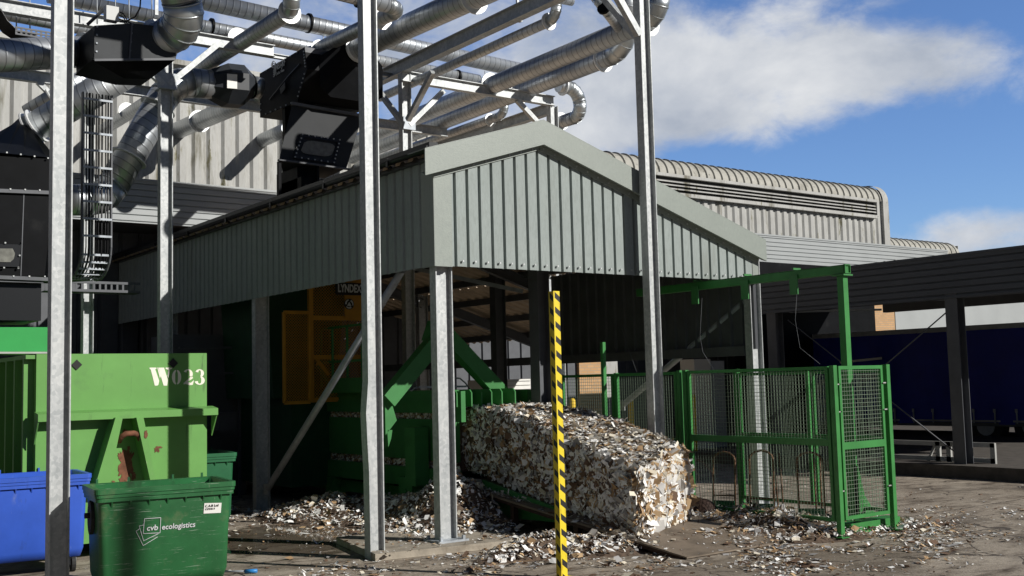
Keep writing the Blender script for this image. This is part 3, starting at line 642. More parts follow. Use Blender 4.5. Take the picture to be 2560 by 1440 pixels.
tb = MB(); tb.tube([pX(1970, 800, XC), pX(2400, 1140, XC)], .014, 6); tb.build('tie_rod', M['steel_dark'], dc)
for (xa, ya, xb, yb, z) in ((XC+1.2, 16, XC+3.2, 14.4, 3.75), (XC+1.2, 12.3, XC+3.4, 10.6, 3.75), (XC+3, 19, XC+5, 17.6, 3.75)):
    lt = MB(); lt.bar((xa,ya,z), (xb,yb,z), .1, .05); lt.bar((xa*.5+xb*.5, ya*.5+yb*.5, z), (xa*.5+xb*.5, ya*.5+yb*.5, 4.1), .03, .03, up=(1,0,0)); lt.build('batten_light', M['galv_dull'], dc)
for px in ((2235,), (2390,), (2520,)):
    pass
up_ = MB()
for px, py in ((2228, 655), (2371, 640), (2522, 622)):
    q = pX(px, py, XC+.3); up_.box(q.x-.06, q.x+.06, q.y-.15, q.y-.1, 4.4, q.z+.03); up_.box(q.x-.06, q.x+.06, q.y+.1, q.y+.15, 4.4, q.z+.03); up_.box(q.x-.06, q.x+.06, q.y-.1, q.y+.1, 4.4, q.z-.03)
up_.build('roof_bracket', M['galv'], dc)

# ============================================================ unseen dark boxes added to keep stray light off shaded faces, and a mast
nb = thing('unseen_light_blocker', 'long dark box added unseen on the left to block sky light', 'light blocker', (-10, 10, 0))
m_ = MB(); m_.box(-22, -9, -30, 24, 0, 11); m_.build('wall', M['steel_dark'], nb)
nb = thing('unseen_light_blocker', 'dark box added unseen behind the camera to block sky light', 'light blocker', (20, -30, 0))
m_ = MB(); m_.box(-22, 70, -42, -30, 0, 9); m_.build('wall', M['steel_dark'], nb)
ms = MB(); ms.tube([(12.50,-4,0),(12.50,-4,10.35)], .11, 12); tag(ms.build('lighting_mast', M['galv_dull'], None), 'plain steel lighting mast standing beside the photographer', 'mast')
# ============================================================ ducts
def px_r(p, px): return px*dist(p)/F_PX
def rounded(pts, bend):
    out = [('s', [pts[0]])]; res = []; cur = [pts[0]]
    for i in range(1, len(pts)-1):
        a, b, c = pts[i-1], pts[i], pts[i+1]; d1 = (b-a).normalized(); d2 = (c-b).normalized(); ang = d1.angle(d2)
        if ang < .12: cur.append(b); continue
        t = min(bend*math.tan(ang/2), (b-a).length*.49, (c-b).length*.49); rr = t/math.tan(ang/2)
        pa, pb = b-d1*t, b+d2*t; cur.append(pa); res.append(('pipe', cur))
        ax = d1.cross(d2).normalized(); nrm = ax.cross(d1).normalized(); cen = pa+nrm*rr; k = max(3, int(round(math.degrees(ang)/20)))
        arc = [cen + (Matrix.Rotation(ang*q/k, 3, ax) @ (-nrm))*rr for q in range(k+1)]
        res.append(('elbow', arc)); cur = [pb]
    cur.append(pts[-1]); res.append(('pipe', cur)); return res
def duct(label, pts, r, bend=None, flanges=(), clamps=(), group='ducts running along the roofline', ends=(False, False)):
    pts = [Vector(p) for p in pts]; bend = bend or 2.0*r
    root = thing('spiral_duct', label, 'duct', tuple(pts[0]), group)
    for kind, pp in rounded(pts, bend):
        if (pp[-1]-pp[0]).length < .02: continue
        mb = MB()
        if kind == 'pipe': mb.tube(pp, r, 26, caps=True); mb.build('pipe', M['duct'], root)
        else:
            mb.tube(pp, r*1.015, 26, caps=True)
            for q in range(len(pp)):
                d = (pp[min(q+1,len(pp)-1)]-pp[max(q-1,0)]).normalized(); mb.tube([pp[q]-d*.008, pp[q]+d*.008], r*1.045, 26)
            mb.build('elbow', M['duct_plain'], root)
    def ring(p, d, rr, t, mt, nm):
        mb = MB(); mb.tube([Vector(p)-d*t, Vector(p)+d*t], rr, 28, smooth=False); mb.build(nm, mt, root)
    for p, d in flanges: ring(p, Vector(d).normalized(), r+.055, .012, M['flange'], 'flange')
    for p, d in clamps: ring(p, Vector(d).normalized(), r+.03, .022, M['black'], 'clamp_ring')
    return root
YD = Vector((0,1,0)); XDv = Vector((1,0,0))
# ducts along Y
SX = 9.05
a, b = pX(893, 124, SX+.05), pX(1262, -45, SX+.05)
duct('large spiral duct dropping from the top edge into the black separator', [a, b], px_r(pX(1050, 52, SX), 31), flanges=[(a+Vector((0,-.06,0)), YD), (pX(1185, -6, SX+.05), YD)])
q = pY(600, 95, YA); x5 = q.x
e5 = pX(735, 22, x5)
duct('dark duct with an upper elbow crossing above the left beam end', [pX(262, 322, x5), e5, e5+Vector((-.35,-.1,1.6))], px_r(q, 19.5), flanges=[(pX(596, 97, x5), YD), (pX(724, 30, x5), YD), (pX(318, 278, x5), YD)])
x6 = pX(822, 114, SX-.35).x; e6 = pX(1003, 22, x6)
duct('duct elbowing left behind the dented post above the separator', [pX(780, 130, x6), e6, e6+Vector((-2.2,0,.1))], px_r(e6, 19), flanges=[(pX(800, 124, x6), YD), (pX(955, 48, x6), YD)], clamps=[(e6+Vector((-.75,0,.03)), XDv)])
x12 = pY(444, 325, YW).x
duct('short duct running into the pale wall left of the separator', [pX(440, 328, x12), pX(680, 225, x12)], px_r(pX(500, 300, x12), 22), flanges=[(pX(499, 303, x12), YD)])
x13 = pY(652, 352, YW).x
duct('duct stub entering the pale wall beside the separator leg', [pX(648, 354, x13), pX(720, 322, x13)], px_r(pX(655, 350, x13), 17))
q = pY(1228, 211, RY); x15 = q.x; r15 = px_r(q, 22.5)
e15 = pX(1646, 42, x15)
duct('upper of the two long ducts, ending in the elbow right of the rack post', [pX(870, 362, x15), e15, e15+Vector((.0,-.15,1.0)), e15+Vector((-1.6,-.2,1.1))], r15, bend=r15*2.2, flanges=[(q, YD), (pX(1622, 56, x15), YD)])
q = pY(1325, 219, RY); x16 = q.x; r16 = px_r(q, 22.5); e16 = pX(1572, 122, x16)
duct('lower of the two long ducts, turning up just left of the rack post', [pX(880, 392, x16), e16, e16+Vector((0,0,1.3))], r16, bend=r16*2.6, flanges=[(pX(1300, 231, x16), YD), (pX(1508, 149, x16), YD)])
p0 = pY(1405, 215, RY-.3); r17 = px_r(p0, 16.5)
pp = [pY(1396, 214, RY-.3), pY(1442, 222, RY-.3), pY(1456, 288, RY-.3), pX(1380, 312, pY(1456, 288, RY-.3).x)]
duct('S-bent duct looping down behind the gable peak', pp, r17, bend=r17*2.8, flanges=[(pp[0]+Vector((.12,0,0)), XDv), (pX(1404, 303, pp[3].x), YD)])
q = pY(1217, 303, 19.5); x18 = q.x; r18 = px_r(q, 10.5); e18 = pX(1262, 286, x18)
duct('narrow duct low along the shed roof with a small upturned elbow', [pX(880, 420, x18), e18, e18+Vector((0,0,.55))], r18, bend=r18*2.4, flanges=[(pX(1226, 300, x18), YD)])
x19 = XD+.22
q = pX(1086, 180, x19); r19 = px_r(q, 11.5); e19 = pX(1392, 45, x19)
duct('narrow duct slung under the long dark beam', [pX(950, 244, x19), e19, e19+Vector((0,0,.8))], r19, bend=r19*2.4, flanges=[(pX(1372, 54, x19), YD)])
q = pX(1510, 20, XD+.9)
duct('short slanting duct above the long pair near the rack post', [pX(1470, -30, XD+.9), q, pX(1552, 78, x15)], px_r(q, 13), clamps=[(q, (pX(1552,78,x15)-pX(1470,-30,XD+.9)))])
q = pY(1380, 3, 15.)
duct('small duct crossing above the dark beam at the top edge', [pY(1290, -22, 15.), pY(1430, 4, 15.)], px_r(q, 11), flanges=[(pY(1345, -6, 15.), XDv)])
# ducts along X
YP = 19.0
q = pY(836, 74, YP)
duct('upper long duct crossing the sky behind the separator', [pY(430, -14, YP), pY(1330, 182, YP)], px_r(q, 20.5), clamps=[(pY(771, 58, YP), XDv)])
q = pY(794, 117, YP+.2)
duct('lower long duct crossing the sky under the upper one', [pY(120, -10, YP+.2), pY(1196, 201, YP+.2)], px_r(q, 15.5), clamps=[(pY(528, 66, YP+.2), XDv), (pY(1143, 192, YP+.2), XDv)])
q = pY(83, 48, YP+.5)
duct('duct at the top left corner behind the cable tray', [pY(-40, 26, YP+.5), pY(250, 80, YP+.5)], px_r(q, 15.5))
# left group
p7 = [pD(432, -60, 15.3), pD(474, 62, 15.6), pD(392, 106, 15.9)]
duct('fat elbow duct bending down into the black box at top left', p7, 47*15.6/F_PX, bend=.42, flanges=[(pD(400, 101, 15.87), p7[1]-p7[2])])
duct('fat duct entering the black box from the left edge of the photo', [pD(-80, 143, 14.6), pD(214, 129, 16.0)], 40*15.4/F_PX, flanges=[(pD(211, 129, 16.0), pD(214,129,16.0)-pD(-80,143,14.6))])
a, b = pD(330, 175, 17.3), pD(74, 326, 17.3)
duct('fat slanting duct below the black box down to the hopper', [a, b], 37*17.3/F_PX, flanges=[(pD(92, 315, 17.3), a-b), (pD(78, 323, 17.3), a-b)])
a, b = pD(215, 190, 20.), pD(68, 282, 20.)
duct('thinner slanting duct behind the left rack post', [a, b], 20*20/F_PX, flanges=[(pD(132, 242, 20.), a-b)])
Y11 = 18.2
p11 = [pY(536, 212, Y11), pY(432, 203, Y11), pY(262, 500, Y11), pY(170, 500, Y11)]
duct('dark thick duct sloping steeply down behind the cable ladder', p11, px_r(p11[1], 37), bend=.55, flanges=[(pY(395, 268, Y11), p11[1]-p11[2]), (pY(322, 395, Y11), p11[1]-p11[2])])
# ============================================================ separator above the shed
def frust(mb, A, B):
    n0 = mb.verts(A); n1 = mb.verts(B); k = len(A)
    for i in range(k): j = (i+1)%k; mb.face([n0+i, n0+j, n1+j, n1+i])
    mb.face([n0+i for i in range(k)][::-1]); mb.face([n1+i for i in range(k)])
    return mb
def circ(c, d, r, k=16):
    d = Vector(d).normalized(); a = Vector((0,0,1)); a = (a-d*a.dot(d)).normalized(); b = d.cross(a)
    return [Vector(c)+a*math.cos(2*math.pi*(i+.5)/k)*r+b*math.sin(2*math.pi*(i+.5)/k)*r for i in range(k)]
def rect_loop(c, ax, ay, k=16):
    out = []
    for i in range(k):
        t = 2*math.pi*(i+.5)/k; x, y = -math.sin(t), math.cos(t); s_ = 1/max(abs(x), abs(y)); out.append(Vector(c)+Vector(ax)*x*s_+Vector(ay)*y*s_)
    return out
YS = 16.9; XS = pY(764, 170, YS).x
sep_ = thing('dust_separator', 'black boxy dust separator with inspection window above the shed gutter', 'separator', (XS, YS, 5))
side = [pX(649, 184, XS), pX(762, 117, XS), pX(768, 172, XS), pX(744, 254, XS), pX(650, 294, XS)]
wS = pY(906, 291, side[3].y).x - XS
hd = MB(); hd.prism(side, (wS, 0, 0)); head = hd.build('head_box', M['black'], sep_)
bl = MB()
for i in range(5):
    a, b = side[i], side[(i+1)%5]
    for t in range(1, 7):
        p = a.lerp(b, t/7); cc = sum((s_ for s_ in side), Vector())/5; p = p.lerp(cc, .05); bl.obox(p+Vector((-.008,0,0)), (.008,0,0), (0,.012,0), (0,0,.012))
bl.build('bolts', M['galv_dull'], head); bpy.data.objects['bolts'].name = 'bolt_row'
dr = MB(); dp = [pX(703, 222, XS), pX(716, 205, XS), pX(717, 222, XS), pX(706, 236, XS)]; dr.prism([p+Vector((-.03,0,0)) for p in dp], (.02,0,0)); dr.bar(pX(676,250,XS)+Vector((-.02,0,0)), pX(724,190,XS)+Vector((-.02,0,0)), .02, .02); dr.bar(pX(724,190,XS)+Vector((-.02,0,0)), pX(752,160,XS)+Vector((-.02,0,0)), .02, .02)
dr.build('side_hatch', M['black_gloss'], head)
pl = MB(); pl.prism([pY(762,117,side[1].y-.02), pY(822,127,side[1].y-.02), pY(815,150,side[1].y-.02), pY(796,175,side[1].y-.02), pY(768,172,side[1].y-.02)], (0,.015,0)); pl.build('end_plate', M['steel_dark'], head)
su = (side[1]-side[0]).normalized(); sn = Vector((0,-1,0)); sdir = Vector((0, side[1].y-side[0].y, side[1].z-side[0].z)).normalized(); sup = Vector((0, -sdir.z, sdir.y)); sup = sup if sup.z > 0 else -sup
o_ = pX(692, 176, XS)+Vector((-.02,0,0))
text_mesh('lettering', 'NEU-JKF', .17, o_, sdir, sup, M['logo'], head, bold=.003, width=(pX(716,152,XS)-pX(692,170,XS)).length*.95)
text_mesh('lettering', 'Delta Neu', .075, o_-sup*.10, sdir, sup, M['logo'], head, width=.34)
lg = MB(); cc = pX(686, 173, XS)+Vector((-.02,0,0))
for k in range(4):
    rr = .04+.035*k; pts = [cc+(sdir*math.cos(t)*rr*.8+sup*math.sin(t)*rr) for t in [math.pi*(-.5+1.3*i/10) for i in range(11)]]
    for i in range(10): lg.bar(pts[i], pts[i+1], .012, .012, up=(1,0,0))
lg.build('emblem', M['logo'], head)
fl = pX(893, 124, SX+.05); tr = MB(); rr = px_r(fl, 31)
frust(tr, circ(fl, YD, rr), rect_loop(Vector((fl.x-.02, side[2].y+.0, side[1].z-.42)), (-.62,0,0), (0,0,.42))); tr.build('inlet_cone', M['black'], sep_)
YH = side[3].y-.02
hp = [pY(730,260,YH), pY(906,291,YH), pY(866,421,YH-.25), pY(698,398,YH-.25)]
hb = MB(); back = [Vector((p.x+(.55 if i in (0, 3) else .1), YS+1.1, p.z)) for i, p in enumerate(hp)]
n = hb.verts(hp+back)
for q in ((0,3,2,1),(4,5,6,7),(0,1,5,4),(1,2,6,5),(2,3,7,6),(3,0,4,7)): hb.face([n+i for i in q])
hop = hb.build('hopper', mat('satin_black_steel', (.02,.022,.024), .7, 0, var=.25, vscale=1.5), sep_)
fN = (hp[1]-hp[0]).cross(hp[3]-hp[0]).normalized(); fN = fN if fN.y < 0 else -fN
def onf(px, py):
    d = sight(px, py); t = (hp[0]-EYE).dot(fN)/d.dot(fN); return EYE+d*t
wf = MB(); o4 = [onf(751,336), onf(851,350), onf(836,411), onf(731,396)]; i4 = [onf(760,345), onf(843,357), onf(831,400), onf(742,387)]
k = wf.verts([p+fN*.03 for p in o4]+[p+fN*.03 for p in i4]+[p for p in o4]+[p-fN*.0+fN*.004 for p in i4])
for i in range(4): j=(i+1)%4; wf.face([k+i,k+j,k+4+j,k+4+i]); wf.face([k+i,k+8+i,k+8+j,k+j]); wf.face([k+4+i,k+4+j,k+12+j,k+12+i])
wfo = wf.build('inspection_window', M['black_gloss'], hop)
pn = MB(); cen = sum(i4, Vector())/4; hx = (i4[1]-i4[0])/2*.92; hy = (i4[0]-i4[3])/2*.78
loop = [cen+hx*max(-1,min(1,1.15*math.cos(t)))+hy*max(-1,min(1,1.25*math.sin(t)))+fN*.012 for t in [2*math.pi*i/24 for i in range(24)]]; pn.prism(loop, fN*.006); pn.build('pane', M['aged_glass'], wfo)
bl = MB()
for i in range(4):
    for t in range(6): p = o4[i].lerp(o4[(i+1)%4], t/6).lerp(cen, .07)+fN*.035; bl.obox(p, (.011,0,0), (0,.011,0), (0,0,.011))
bl.build('bolt_row', M['galv'], wfo)
lip = MB(); lip.bar(hp[3]+Vector((-.03,-.03,-.02)), hp[2]+Vector((.12,-.03,-.02)), .07, .025); lip.build('flange', M['steel_dark'], sep_); lip = MB(); lip.bar(hp[0]+Vector((-.02,-.03,0)), hp[1]+Vector((.02,-.03,0)), .06, .05)
lip.build('flange', M['steel_dark'], sep_)
zt_ = hp[3].z; lb = MB(); lb.box(XS-.05, hp[2].x+.15, YH-.2, YS+1.1, 5.0, zt_-.25); lb.box(XS-.05, XS+.30, YH-.05, YS+1.1, 5.0, zt_-.05); lb.box(hp[3].x-.02, hp[3].x+.03, YH-.27, YH-.2, 5.0, zt_-.04)
c3 = (hp[3].x*.45+hp[2].x*.55); lb.box(c3-.01, c3+.03, YH-.28, YH-.2, 5.0, zt_-.04); lb.box(hp[2].x+.04, hp[2].x+.08, YH-.27, YH-.2, 5.0, zt_-.08)
lb.build('lower_box', M['black'], sep_)
sh = MB(); sh.box(XS+.3, hp[2].x+.05, YH-.26, YH-.201, zt_-.52, zt_-.36); sh.build('cross_member', M['galv_dull'], sep_)
for (x, y) in ((XS+.03, YS+.9), (XS+.22, YS+.35)):
    lgm = MB(); lgm.box(x, x+.12, y, y+.12, 4.9, side[4].z+.05); lgm.build('leg', M['black'], sep_)
# octagonal damper between duct and separator
u3 = thing('octagonal_damper', 'faceted black damper box with a white sticker left of the separator', 'duct fitting', tuple(pY(575,212,Y11)), None)
def oct_(c, r, k=8): return circ(c, XDv, r, k)
cA, cB, cC, cD = pY(524,210,Y11), pY(562,213,Y11), pY(603,217,Y11), pY(628,216,Y11)
r3 = px_r(cB, 51)*1.08; m3 = MB(); frust(m3, circ(cA, XDv, px_r(cA, 38), 8), circ(cB, XDv, r3, 8)); frust(m3, circ(cB, XDv, r3, 8), circ(cC, XDv, r3, 8)); frust(m3, circ(cC, XDv, r3, 8), circ(cD, XDv, px_r(cD, 30), 8)); m3.build('casing', mat('anthracite_steel', (.03,.034,.04), .5, 0, var=.2), u3)
m3 = MB(); m3.tube([cD, pY(652,222,Y11)], px_r(cD, 27), 24); m3.build('outlet', M['duct_plain'], u3)
m3 = MB(); m3.tube([pY(627,216,Y11), pY(631,216,Y11)], px_r(cD, 31), 24); m3.build('clamp_ring', M['black'], u3)
st = MB(); ys_ = Y11-r3*math.cos(math.pi/8)-.012
st.prism([pY(568,184,ys_), pY(593,186,ys_), pY(593,222,ys_), pY(568,220,ys_)], (0,.006,0)); st.build('sticker', M['white'], u3)
# black transition box top left with junction box
YU = 15.2
u1 = thing('transition_box', 'big black transition box joining the fat ducts at top left', 'duct fitting', tuple(pY(280,110,YU)), None)
m1 = MB(); f1 = [pY(236,64,YU), pY(330,58,YU), pY(438,70,YU), pY(440,148,YU), pY(322,152,YU), pY(236,150,YU)]; m1.prism(f1, (0,.9,0)); m1.build('casing', mat('charcoal_steel', (.03,.034,.038), .6, 0, var=.2), u1)
m1 = MB(); e8 = pD(214,129,16.0); frust(m1, circ(e8, pD(214,129,16.0)-pD(-80,143,14.6), 40*15.4/F_PX), rect_loop(Vector((f1[0].x, YU+.45, (f1[0].z+f1[5].z)/2)), (0,-.45,0), (0,0,(f1[0].z-f1[5].z)/2))); m1.build('inlet_cone', M['black'], u1)
m1 = MB(); bt = [Vector((f1[5].x-.03, YU+.02, f1[5].z-.001)), Vector((f1[3].x, YU+.02, f1[3].z-.001)), Vector((f1[3].x, YU+.88, f1[3].z-.001)), Vector((f1[5].x-.03, YU+.88, f1[5].z-.001))]
b0, b1 = pY(310, 196, YU+.3), pY(375, 198, YU+.3); frust(m1, bt, [b0, b1, b1+Vector((0,.4,0)), b0+Vector((0,.4,0))]); m1.build('lower_cone', M['black'], u1)
m1 = MB(); e7 = p7[2]; frust(m1, circ(e7, p7[1]-p7[2], 47*15.6/F_PX), rect_loop(e7-(p7[1]-p7[2]).normalized()*.35+Vector((0,0,-.05)), Vector((.3,0,.1)), (0,0,.32))); m1.build('inlet_cone', M['black'], u1)
def bolt_line(parent, segs, off, step=.14, s=.011, material='galv_dull'):
    m = MB()
    for a, b in segs:
        a, b = Vector(a), Vector(b); n = max(2, int((b-a).length/step))
        for i in range(n+1): m.obox(a.lerp(b, i/n)+Vector(off), (s,0,0), (0,s,0), (0,0,s))
    return m.build('bolt_row', M[material], parent)
bolt_line(u1, [(f1[0].lerp(f1[3], .03), f1[5].lerp(f1[3], .02)), (pY(330,62,YU), pY(323,148,YU))], (0,-.006,0), .11)
sm = MB(); sm.bar(pY(236,150,YU-.01), pY(438,148,YU-.01), .02, .03); sm.bar(pY(330,58,YU-.008), pY(323,152,YU-.008), .02, .02, up=(0,1,0)); sm.build('seam_flange', M['steel_dark'], u1)
jb = thing('junction_box', 'small pale grey junction box with cables on a bracket above the black box', 'junction box', tuple(pD(277,36,15.4)), None)
m1 = MB(); c = pD(278,36,15.4); m1.box(c.x-.085, c.x+.085, c.y-.07, c.y+.07, c.z-.1, c.z+.1); m1.build('casing', M['box_grey'], jb)
m1 = MB()
for k in range(3):
    s0 = c+Vector((.09,-.03,.05-.05*k)); m1.tube([s0, s0+Vector((.07,0,-.02)), s0+Vector((.13,0,-.12)), s0+Vector((.25,.05,-.14))], .009, 8)
s0 = pD(352,-10,15.4); m1.tube([s0, pD(350,20,15.4), pD(338,42,15.4), pD(318,52,15.4), pD(300,55,15.4)], .011, 8); m1.build('cable', M['cable'], jb)
m1 = MB(); m1.bar(pD(218,62,15.5), pD(270,14,15.5), .04, .03); m1.build('bracket', M['steel_dark'], jb)
# big dark filter hopper on the left
u2 = thing('filter_hopper', 'large black filter hopper with a window at the left edge above the green container', 'hopper', tuple(pY(60,700,16.2)), None)
m2 = MB(); Y2 = 16.2; P2 = lambda x, y: pY(x, y, Y2)
top = [P2(-90,385), P2(133,398), P2(133,478), P2(-90,470)]; m2.prism(top, (0,1.2,0)); m2.build('top_box', M['black'], u2)
m2 = MB(); m2.prism([P2(-90,478), P2(133,486), P2(112,690), P2(-90,690)], (0,1.1,0)); m2.build('hopper', M['black'], u2)
m2 = MB(); frust(m2, circ(pD(72,327,17.3), pD(330,175,17.3)-pD(74,326,17.3), 38*17.3/F_PX), rect_loop(Vector((P2(40,385).x, Y2+.6, P2(40,384).z)), (.62,0,0), (0,-.55,0))); m2.build('inlet_cone', M['black'], u2)
bolt_line(u2, [(P2(-20,378), P2(-20,378)+Vector((.9,0,-.04))), (P2(-90,470), P2(133,478)), (P2(-90,690), P2(110,692)), (P2(-28,607), P2(50,609)), (P2(50,609), P2(44,670)), (P2(-28,669), P2(44,671))], (0,-.045,0), .17, .010, 'galv')
m2 = MB(); m2.bar(P2(60,478), P2(52,690), .012, .012, up=(0,1,0)); m2.bar(P2(-90,700), P2(108,706), .02, .02); m2.build('weld_seam', M['steel_dark'], u2)
m2 = MB(); m2.bar(P2(-90,474), P2(136,483), .09, .05); m2.bar(P2(-90,690), P2(150,700), .09, .05); m2.build('flange', M['steel_dark'], u2)
m2 = MB(); m2.box(P2(-60,700).x, P2(108,700).x, Y2+.1, Y2+1.2, P2(60,800).z, P2(60,705).z); m2.build('feed_box', M['black_gloss'], u2)
m2 = MB(); ww = [P2(-30,610), P2(52,612), P2(46,668), P2(-30,666)]; m2.prism([p+Vector((0,-.03,0)) for p in ww], (0,.028,0)); wo = m2.build('inspection_window', M['black_gloss'], u2)
m2 = MB(); ww = [P2(-25,622), P2(30,622), P2(36,634), P2(33,648), P2(24,656), P2(-25,655)]; m2.prism([p+Vector((0,-.038,0)) for p in ww], (0,.006,0)); m2.build('pane', M['aged_glass'], wo)
# ------------------------------------------------------------ cable ladders and trays
YL = 15.9
cl = thing('cable_ladder', 'black cable ladder full of cables hanging beside the left rack post', 'cable ladder', tuple(pY(240,640,YL)), None)
def ladder_path():
    c0, c1 = pY(243, 235, YL), pY(241, 618, YL); pts = [c0, c1]
    for k in range(1, 7): a = math.pi/2*k/6; pts.append(c1+Vector((-.06*(1-math.cos(a)), .42*(1-math.cos(a)), -.42*math.sin(a))))
    pts.append(pts[-1]+Vector((-.6,.5,-.02))); return pts
lp = ladder_path(); hw = px_r(lp[0], 35)
fm = MB()
for s_ in (-1, 1):
    for i in range(len(lp)-1): fm.bar(lp[i]+XDv*hw*s_, lp[i+1]+XDv*hw*s_, .02, .07, up=(0,-1,0))
fm.build('side_rail', M['steel_dark'], cl)
z = lp[0].z-.1
while z > lp[1].z: rg = MB(); rg.bar((lp[0].x-hw, YL-.05, z), (lp[0].x+hw, YL-.05, z), .02, .03); rg.build('rung', M['galv_dull'], cl); z -= .245
for p in lp[2:-1]: rg = MB(); rg.bar(p-XDv*hw, p+XDv*hw, .02, .03); rg.build('rung', M['galv_dull'], cl)
cb_ = MB()
for k in range(8):
    o = -hw*.7+hw*1.5*k/7+random.uniform(-.01,.01); rr = random.choice((.009,.012,.015)); cb_.tube([p+XDv*o+Vector((0,random.uniform(-.004,.004),0)) for p in lp], rr, 8)
cb_.build('cable', M['cable'], cl)
tr_ = thing('cable_tray', 'perforated cable tray running level past the rear stanchion', 'cable tray', tuple(pY(240,715,17.8)), None)
m_ = MB(); ta, tb_ = pY(112,712,17.8), pY(350,722,17.8)
L_ = (tb_-ta).length
for k in range(int(L_/.09)):
    x = ta.x+.09*k; m_.box(x, x+.03, 17.79, 17.8, ta.z-.05, ta.z+.04)
m_.box(ta.x, tb_.x, 17.785, 17.8, ta.z+.04, ta.z+.08); m_.box(ta.x, tb_.x, 17.785, 17.8, ta.z-.09, ta.z-.05); m_.box(ta.x, tb_.x, 17.8, 18.1, ta.z-.095, ta.z-.085); m_.build('tray', M['steel_dark'], tr_)
tr2 = thing('cable_tray', 'perforated cable tray with curving cables in the top left corner', 'cable tray', tuple(pY(60,70,17.2)), None)
m_ = MB(); ta, tb_ = pY(38,68,17.2), pY(150,86,17.2)
for k in range(int((tb_.x-ta.x)/.07)):
    x = ta.x+.07*k; m_.box(x, x+.03, 17.19, 17.2, ta.z-.1, ta.z+.0)
for dz in (0, -.05, -.1): m_.box(ta.x, tb_.x, 17.185, 17.2, ta.z+dz-.012, ta.z+dz+.012)
m_.build('tray', M['steel_dark'], tr2)
m_ = MB()
for k in range(9):
    o = .035*k; m_.tube([pY(-30,8+3*k,17.2)+YD*o, pY(2,24+3*k,17.2)+YD*o, pY(18,52+2*k,17.2)+YD*o, pY(42,76+k,17.2)+YD*o, pY(90,88,17.2)+YD*o], .014, 8)
m_.build('cable', M['cable'], tr2)
# hanger rods for the ducts
for i, (px, y0_, y1_, yy) in enumerate(((40,-30,72,17.6),(74,-30,75,17.6),(242,-20,60,17.0),(288,-20,45,18),(322,-20,55,18),(379,-20,40,18),(808,90,104,YP),(1212,178,190,YP))):
    m_ = MB(); a, b = pY(px,y0_,yy), pY(px+1,y1_,yy); m_.tube([a,b], .010, 6); m_.build('hanger_rod', M['galv_dull'], rack)
m_ = MB(); a, b = pY(1291,-40,15.), pY(1296,50,15.); m_.bar(a, b, .04, .04, up=(1,0,0)); m_.box(b.x-.12, b.x+.06, b.y-.04, b.y+.04, b.z-.03, b.z+.02); m_.build('hanger', M['galv'], rack)
m_ = MB(); a = pY(391,0,16); m_.bar(pY(391,-30,16), pY(391,38,16), .05, .03, up=(0,1,0)); m_.build('hanger', M['galv'], rack)
# stanchion behind the container on the left, standing under the tray
sx = pY(218, 800, 18.3).x
so_ = MB(); so_.ibeam((sx,18.3,0), (sx,18.3,7.2), (1,0,0), .16, .155); stn = so_.build('steel_stanchion', M['galv'], None); tag(stn, 'galvanised stanchion in the dark behind the cable ladder and container', 'post')
# ============================================================ hook-lift container
YK = 14.5; K = lambda x, y, d=0: pY(x, y, YK-d)
kx0, kx1 = K(90,1000).x, K(517,1000).x; kzt = K(300,884).z; kzl = K(300,1040).z
cont = thing('waste_container', 'green hook-lift waste container stencilled W023 behind the green wheeled bin', 'container', (kx0, YK, 0))
m_ = MB(); m_.box(kx0, kx1, YK, YK+.06, .2, kzt); m_.box(kx1-.06, kx1, YK+.06, YK+6, .2, kzt); m_.box(kx0, kx0+.03, YK+.06, YK+6, .2, kzt-.02); m_.box(kx0, kx1, YK+5.94, YK+6, .2, kzt); m_.box(kx0+.03, kx1-.06, YK+.06, YK+5.94, .2, .3)
m_.box(kx0+.03, kx1-.06, YK+.06, YK+5.94, kzt-.14, kzt-.10)
m_.build('body', M['cont'], cont)
m_ = MB(); zl0, zl1 = kzl-.03, kzl+.06
m_.prism([(kx0-.02,YK-.2,zl0),(kx0-.02,YK-.2,zl1),(kx0-.02,YK-.001,zl1+.03),(kx0-.02,YK-.001,zl0)], (kx1-kx0+.10,0,0))
for x in (kx0-.02, kx1+.06): m_.prism([(x,YK-.19,zl0-.001),(x,YK-.002,zl0-.001),(x,YK-.002,zl0-.28)], (.015,0,0))
m_.build('ledge', M['cont'], cont)
m_ = MB()
for k in range(12):
    y = YK+.12+.48*k; m_.box(kx0-.12, kx0-.001, y, y+.07, .25, kzt-.06); m_.prism([(kx0-.001,y+.07,kzt-.07),(kx0-.12,y+.07,kzt-.07),(kx0-.001,y+.07,kzt-.3)], (0,.02,0))
m_.box(kx0-.12, kx0-.0005, YK+.02, YK+6, kzt-.06, kzt-.01); m_.build('side_ribs', M['cont'], cont); bpy.data.objects['side_ribs'].name = 'side_rib'
# A-shaped hook frame
def leg(top, bot, w_t, w_b, d=.26):
    m = MB(); (ax, ay), (bx, by) = top, bot
    p = [K(ax-w_t,ay,d), K(ax+w_t,ay,d), K(bx+w_b,by,d), K(bx-w_b,by,d)]; m.prism(p, (0,d-.002,0)); return m
aleg = [((298,1044),(252,1225),9,17), ((350,1044),(388,1225),9,7)]
fr_ = MB()
for t, b, wt, wb in aleg:
    m2 = leg(t, b, wt, wb); n0 = len(fr_.v); fr_.v += m2.v; fr_.f += [tuple(i+n0 for i in f) for f in m2.f]; fr_.uv += m2.uv; fr_.mi += m2.mi; fr_.sm += m2.sm
fr_.build('hook_frame', M['cont'], cont)
m_ = MB(); hb_ = [K(297,1104,.14), K(303,1092,.2), K(316,1084,.24), K(335,1083,.24), K(346,1087,.2), K(350,1098,.14)]; m_.tube(hb_, .035, 12); m_.build('lifting_hook_bar', M['rust'], cont)
